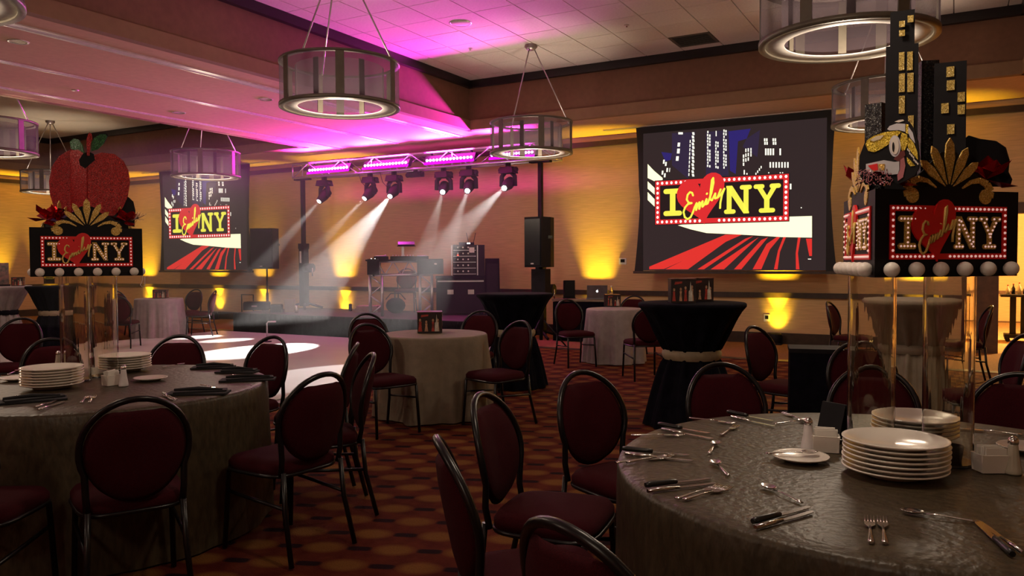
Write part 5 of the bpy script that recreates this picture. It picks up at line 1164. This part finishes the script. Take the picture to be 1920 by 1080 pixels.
def apple_top(t, rz):
    lc = to_local(t, rz, C2, Z2); v, rt = vv, rr; base = Vector((*C2, 0)) - v * .03
    def half(pts, n_, org, d0, d1):
        q = MB(); vs = [atp(x, y, org, n_) for x, y in pts]; n = len(vs); ar = sum(pts[i][0] * pts[(i + 1) % n][1] - pts[(i + 1) % n][0] * pts[i][1] for i in range(n))
        if ar > 0: vs = vs[::-1]
        q.add([lc(p + n_ * d0) for p in vs] + [lc(p + n_ * d1) for p in vs], [tuple(range(n))[::-1], tuple(range(n, 2 * n))] + [(i, (i + 1) % n, n + (i + 1) % n, n + i) for i in range(n)]); return q
    tc = -v; n1 = (tc * cos(R(25)) + rt * sin(R(25))); n2 = (tc * cos(R(-62)) + rt * sin(R(-62))); n3 = (tc * cos(R(-35)) + rt * sin(R(-35)))
    ax = atp(164, 340, base, tc); ax = Vector((ax.x, ax.y, 0))
    half([(164, 400), (164, 302), (172, 292), (190, 286), (214, 289), (231, 302), (240, 320), (243, 342), (239, 368), (229, 390), (212, 405)], n1, ax, -.006, .006).build('apple_panel', 'redglit', t)
    half([(164, 400), (164, 302), (158, 290), (147, 281), (136, 282), (129, 295), (125, 318), (124, 345), (128, 375), (136, 396)], n2, ax, -.006, .006).build('apple_panel', 'redglit', t)
    half([(137, 400), (137, 280), (128, 283), (112, 293), (99, 312), (93, 340), (95, 365), (102, 388), (112, 402)], n3, ax + v * .10, -.006, .006).build('apple_panel', 'redglit', t)
    half([(215, 420), (218, 385), (228, 371), (240, 369), (250, 378), (254, 395), (252, 425)], tc, base + v * .12, -.006, .006).build('apple_panel', 'black', t)
    half([(148, 300), (156, 288), (166, 284), (176, 289), (178, 300), (160, 316), (150, 310)], tc, ax - v * .035, 0, .004).build('stem_cleft_shade', 'black', t)  # black patch painted as the shade in the apple's cleft
    sm = half([(163, 292), (162, 262), (165, 252), (168, 248), (172, 252), (173, 258), (169, 275), (168, 292)], tc, ax - v * .045, -.004, .006).build('stem', 'redglit', t)
    for nm, pts, m, d in (('leaf', [(171, 284), (171, 268), (177, 258), (188, 252), (198, 252), (201, 256), (194, 270), (184, 280)], 'greenglit', 0), ('leaf', [(160, 292), (146, 290), (134, 278), (132, 266), (139, 260), (148, 262), (154, 272)], 'greenglit', .05), ('leaf_back', [(194, 272), (203, 254), (200, 250), (186, 250), (180, 256), (199, 255)], 'black', .01)):
        half(pts, tc if d < .02 else n2, ax - v * (.02 - d), -.003, .004).build(nm, m, t)
    q = MB(); rnd = random.Random(2); o_ = lc(atp(104, 405, base - v * .05, tc))
    for k in range(26):
        d = Vector((rnd.uniform(-1, 1), rnd.uniform(-1, 1), rnd.uniform(-.8, 1))).normalized(); e = d.cross(Vector((.1, 0, 1))).normalized(); ln = rnd.uniform(.03, .075)
        q.add([o_, o_ + d * ln * .6 + e * .018, o_ + d * ln, o_ + d * ln * .6 - e * .018, o_ + d * ln * .5 + d.cross(e) * .01], [(0, 1, 4), (1, 2, 4), (2, 3, 4), (3, 0, 4), (0, 3, 1), (1, 3, 2)])
    q.build('foil_bow', 'redfoil', t)
    q = MB(); o_ = lc(atp(258, 410, base, tc))
    for k in range(26):
        d = Vector((rnd.uniform(-1, 1), rnd.uniform(-1, 1), rnd.uniform(-.3, 1))).normalized(); q.tube([o_, o_ + d * rnd.uniform(.03, .06)], .0012, 4)
    q.build('tinsel', 'silver', t)
marquee(C2, R(0), 'black three-sided I Emily NY marquee with a red glitter apple on top', Z2, apple_top)
# beads hanging from the marquee corner with the apple
p = atp(267, 515, Vector((*C2, 0)) - vv * .12, vv)
hook = MB().tube([p, p + Vector((0, 0, -.03)), p + Vector((0, 0, -.06)) - rr * .012, p + Vector((0, 0, -.075)), p + Vector((0, 0, -.06)) + rr * .012, p + Vector((0, 0, -.012)) + rr * .012], .0022, 6).build('hanging_hook', 'white'); tag(hook, 'small white wire hook hanging below the apple marquee', 'hook')
# ================================================================== HAZE over the stage, lit by the beams
mh = bpy.data.materials.new('stage_haze'); mh.use_nodes = True; nt = mh.node_tree; nt.nodes.clear()
out = nt.nodes.new('ShaderNodeOutputMaterial'); vsn = nt.nodes.new('ShaderNodeVolumeScatter'); vsn.inputs['Density'].default_value = .025; vsn.inputs['Anisotropy'].default_value = .2; vsn.inputs['Color'].default_value = (1, .97, .95, 1)
nt.links.new(vsn.outputs[0], out.inputs['Volume'])
hz = MB().span((-13.6, 7.0, .45), (-6.6, 13.3, 3.16)).build('stage_haze', mh); hz['kind'] = 'stuff'; hz['label'] = 'thin haze over the stage lit by the white beams'; hz['category'] = 'haze'
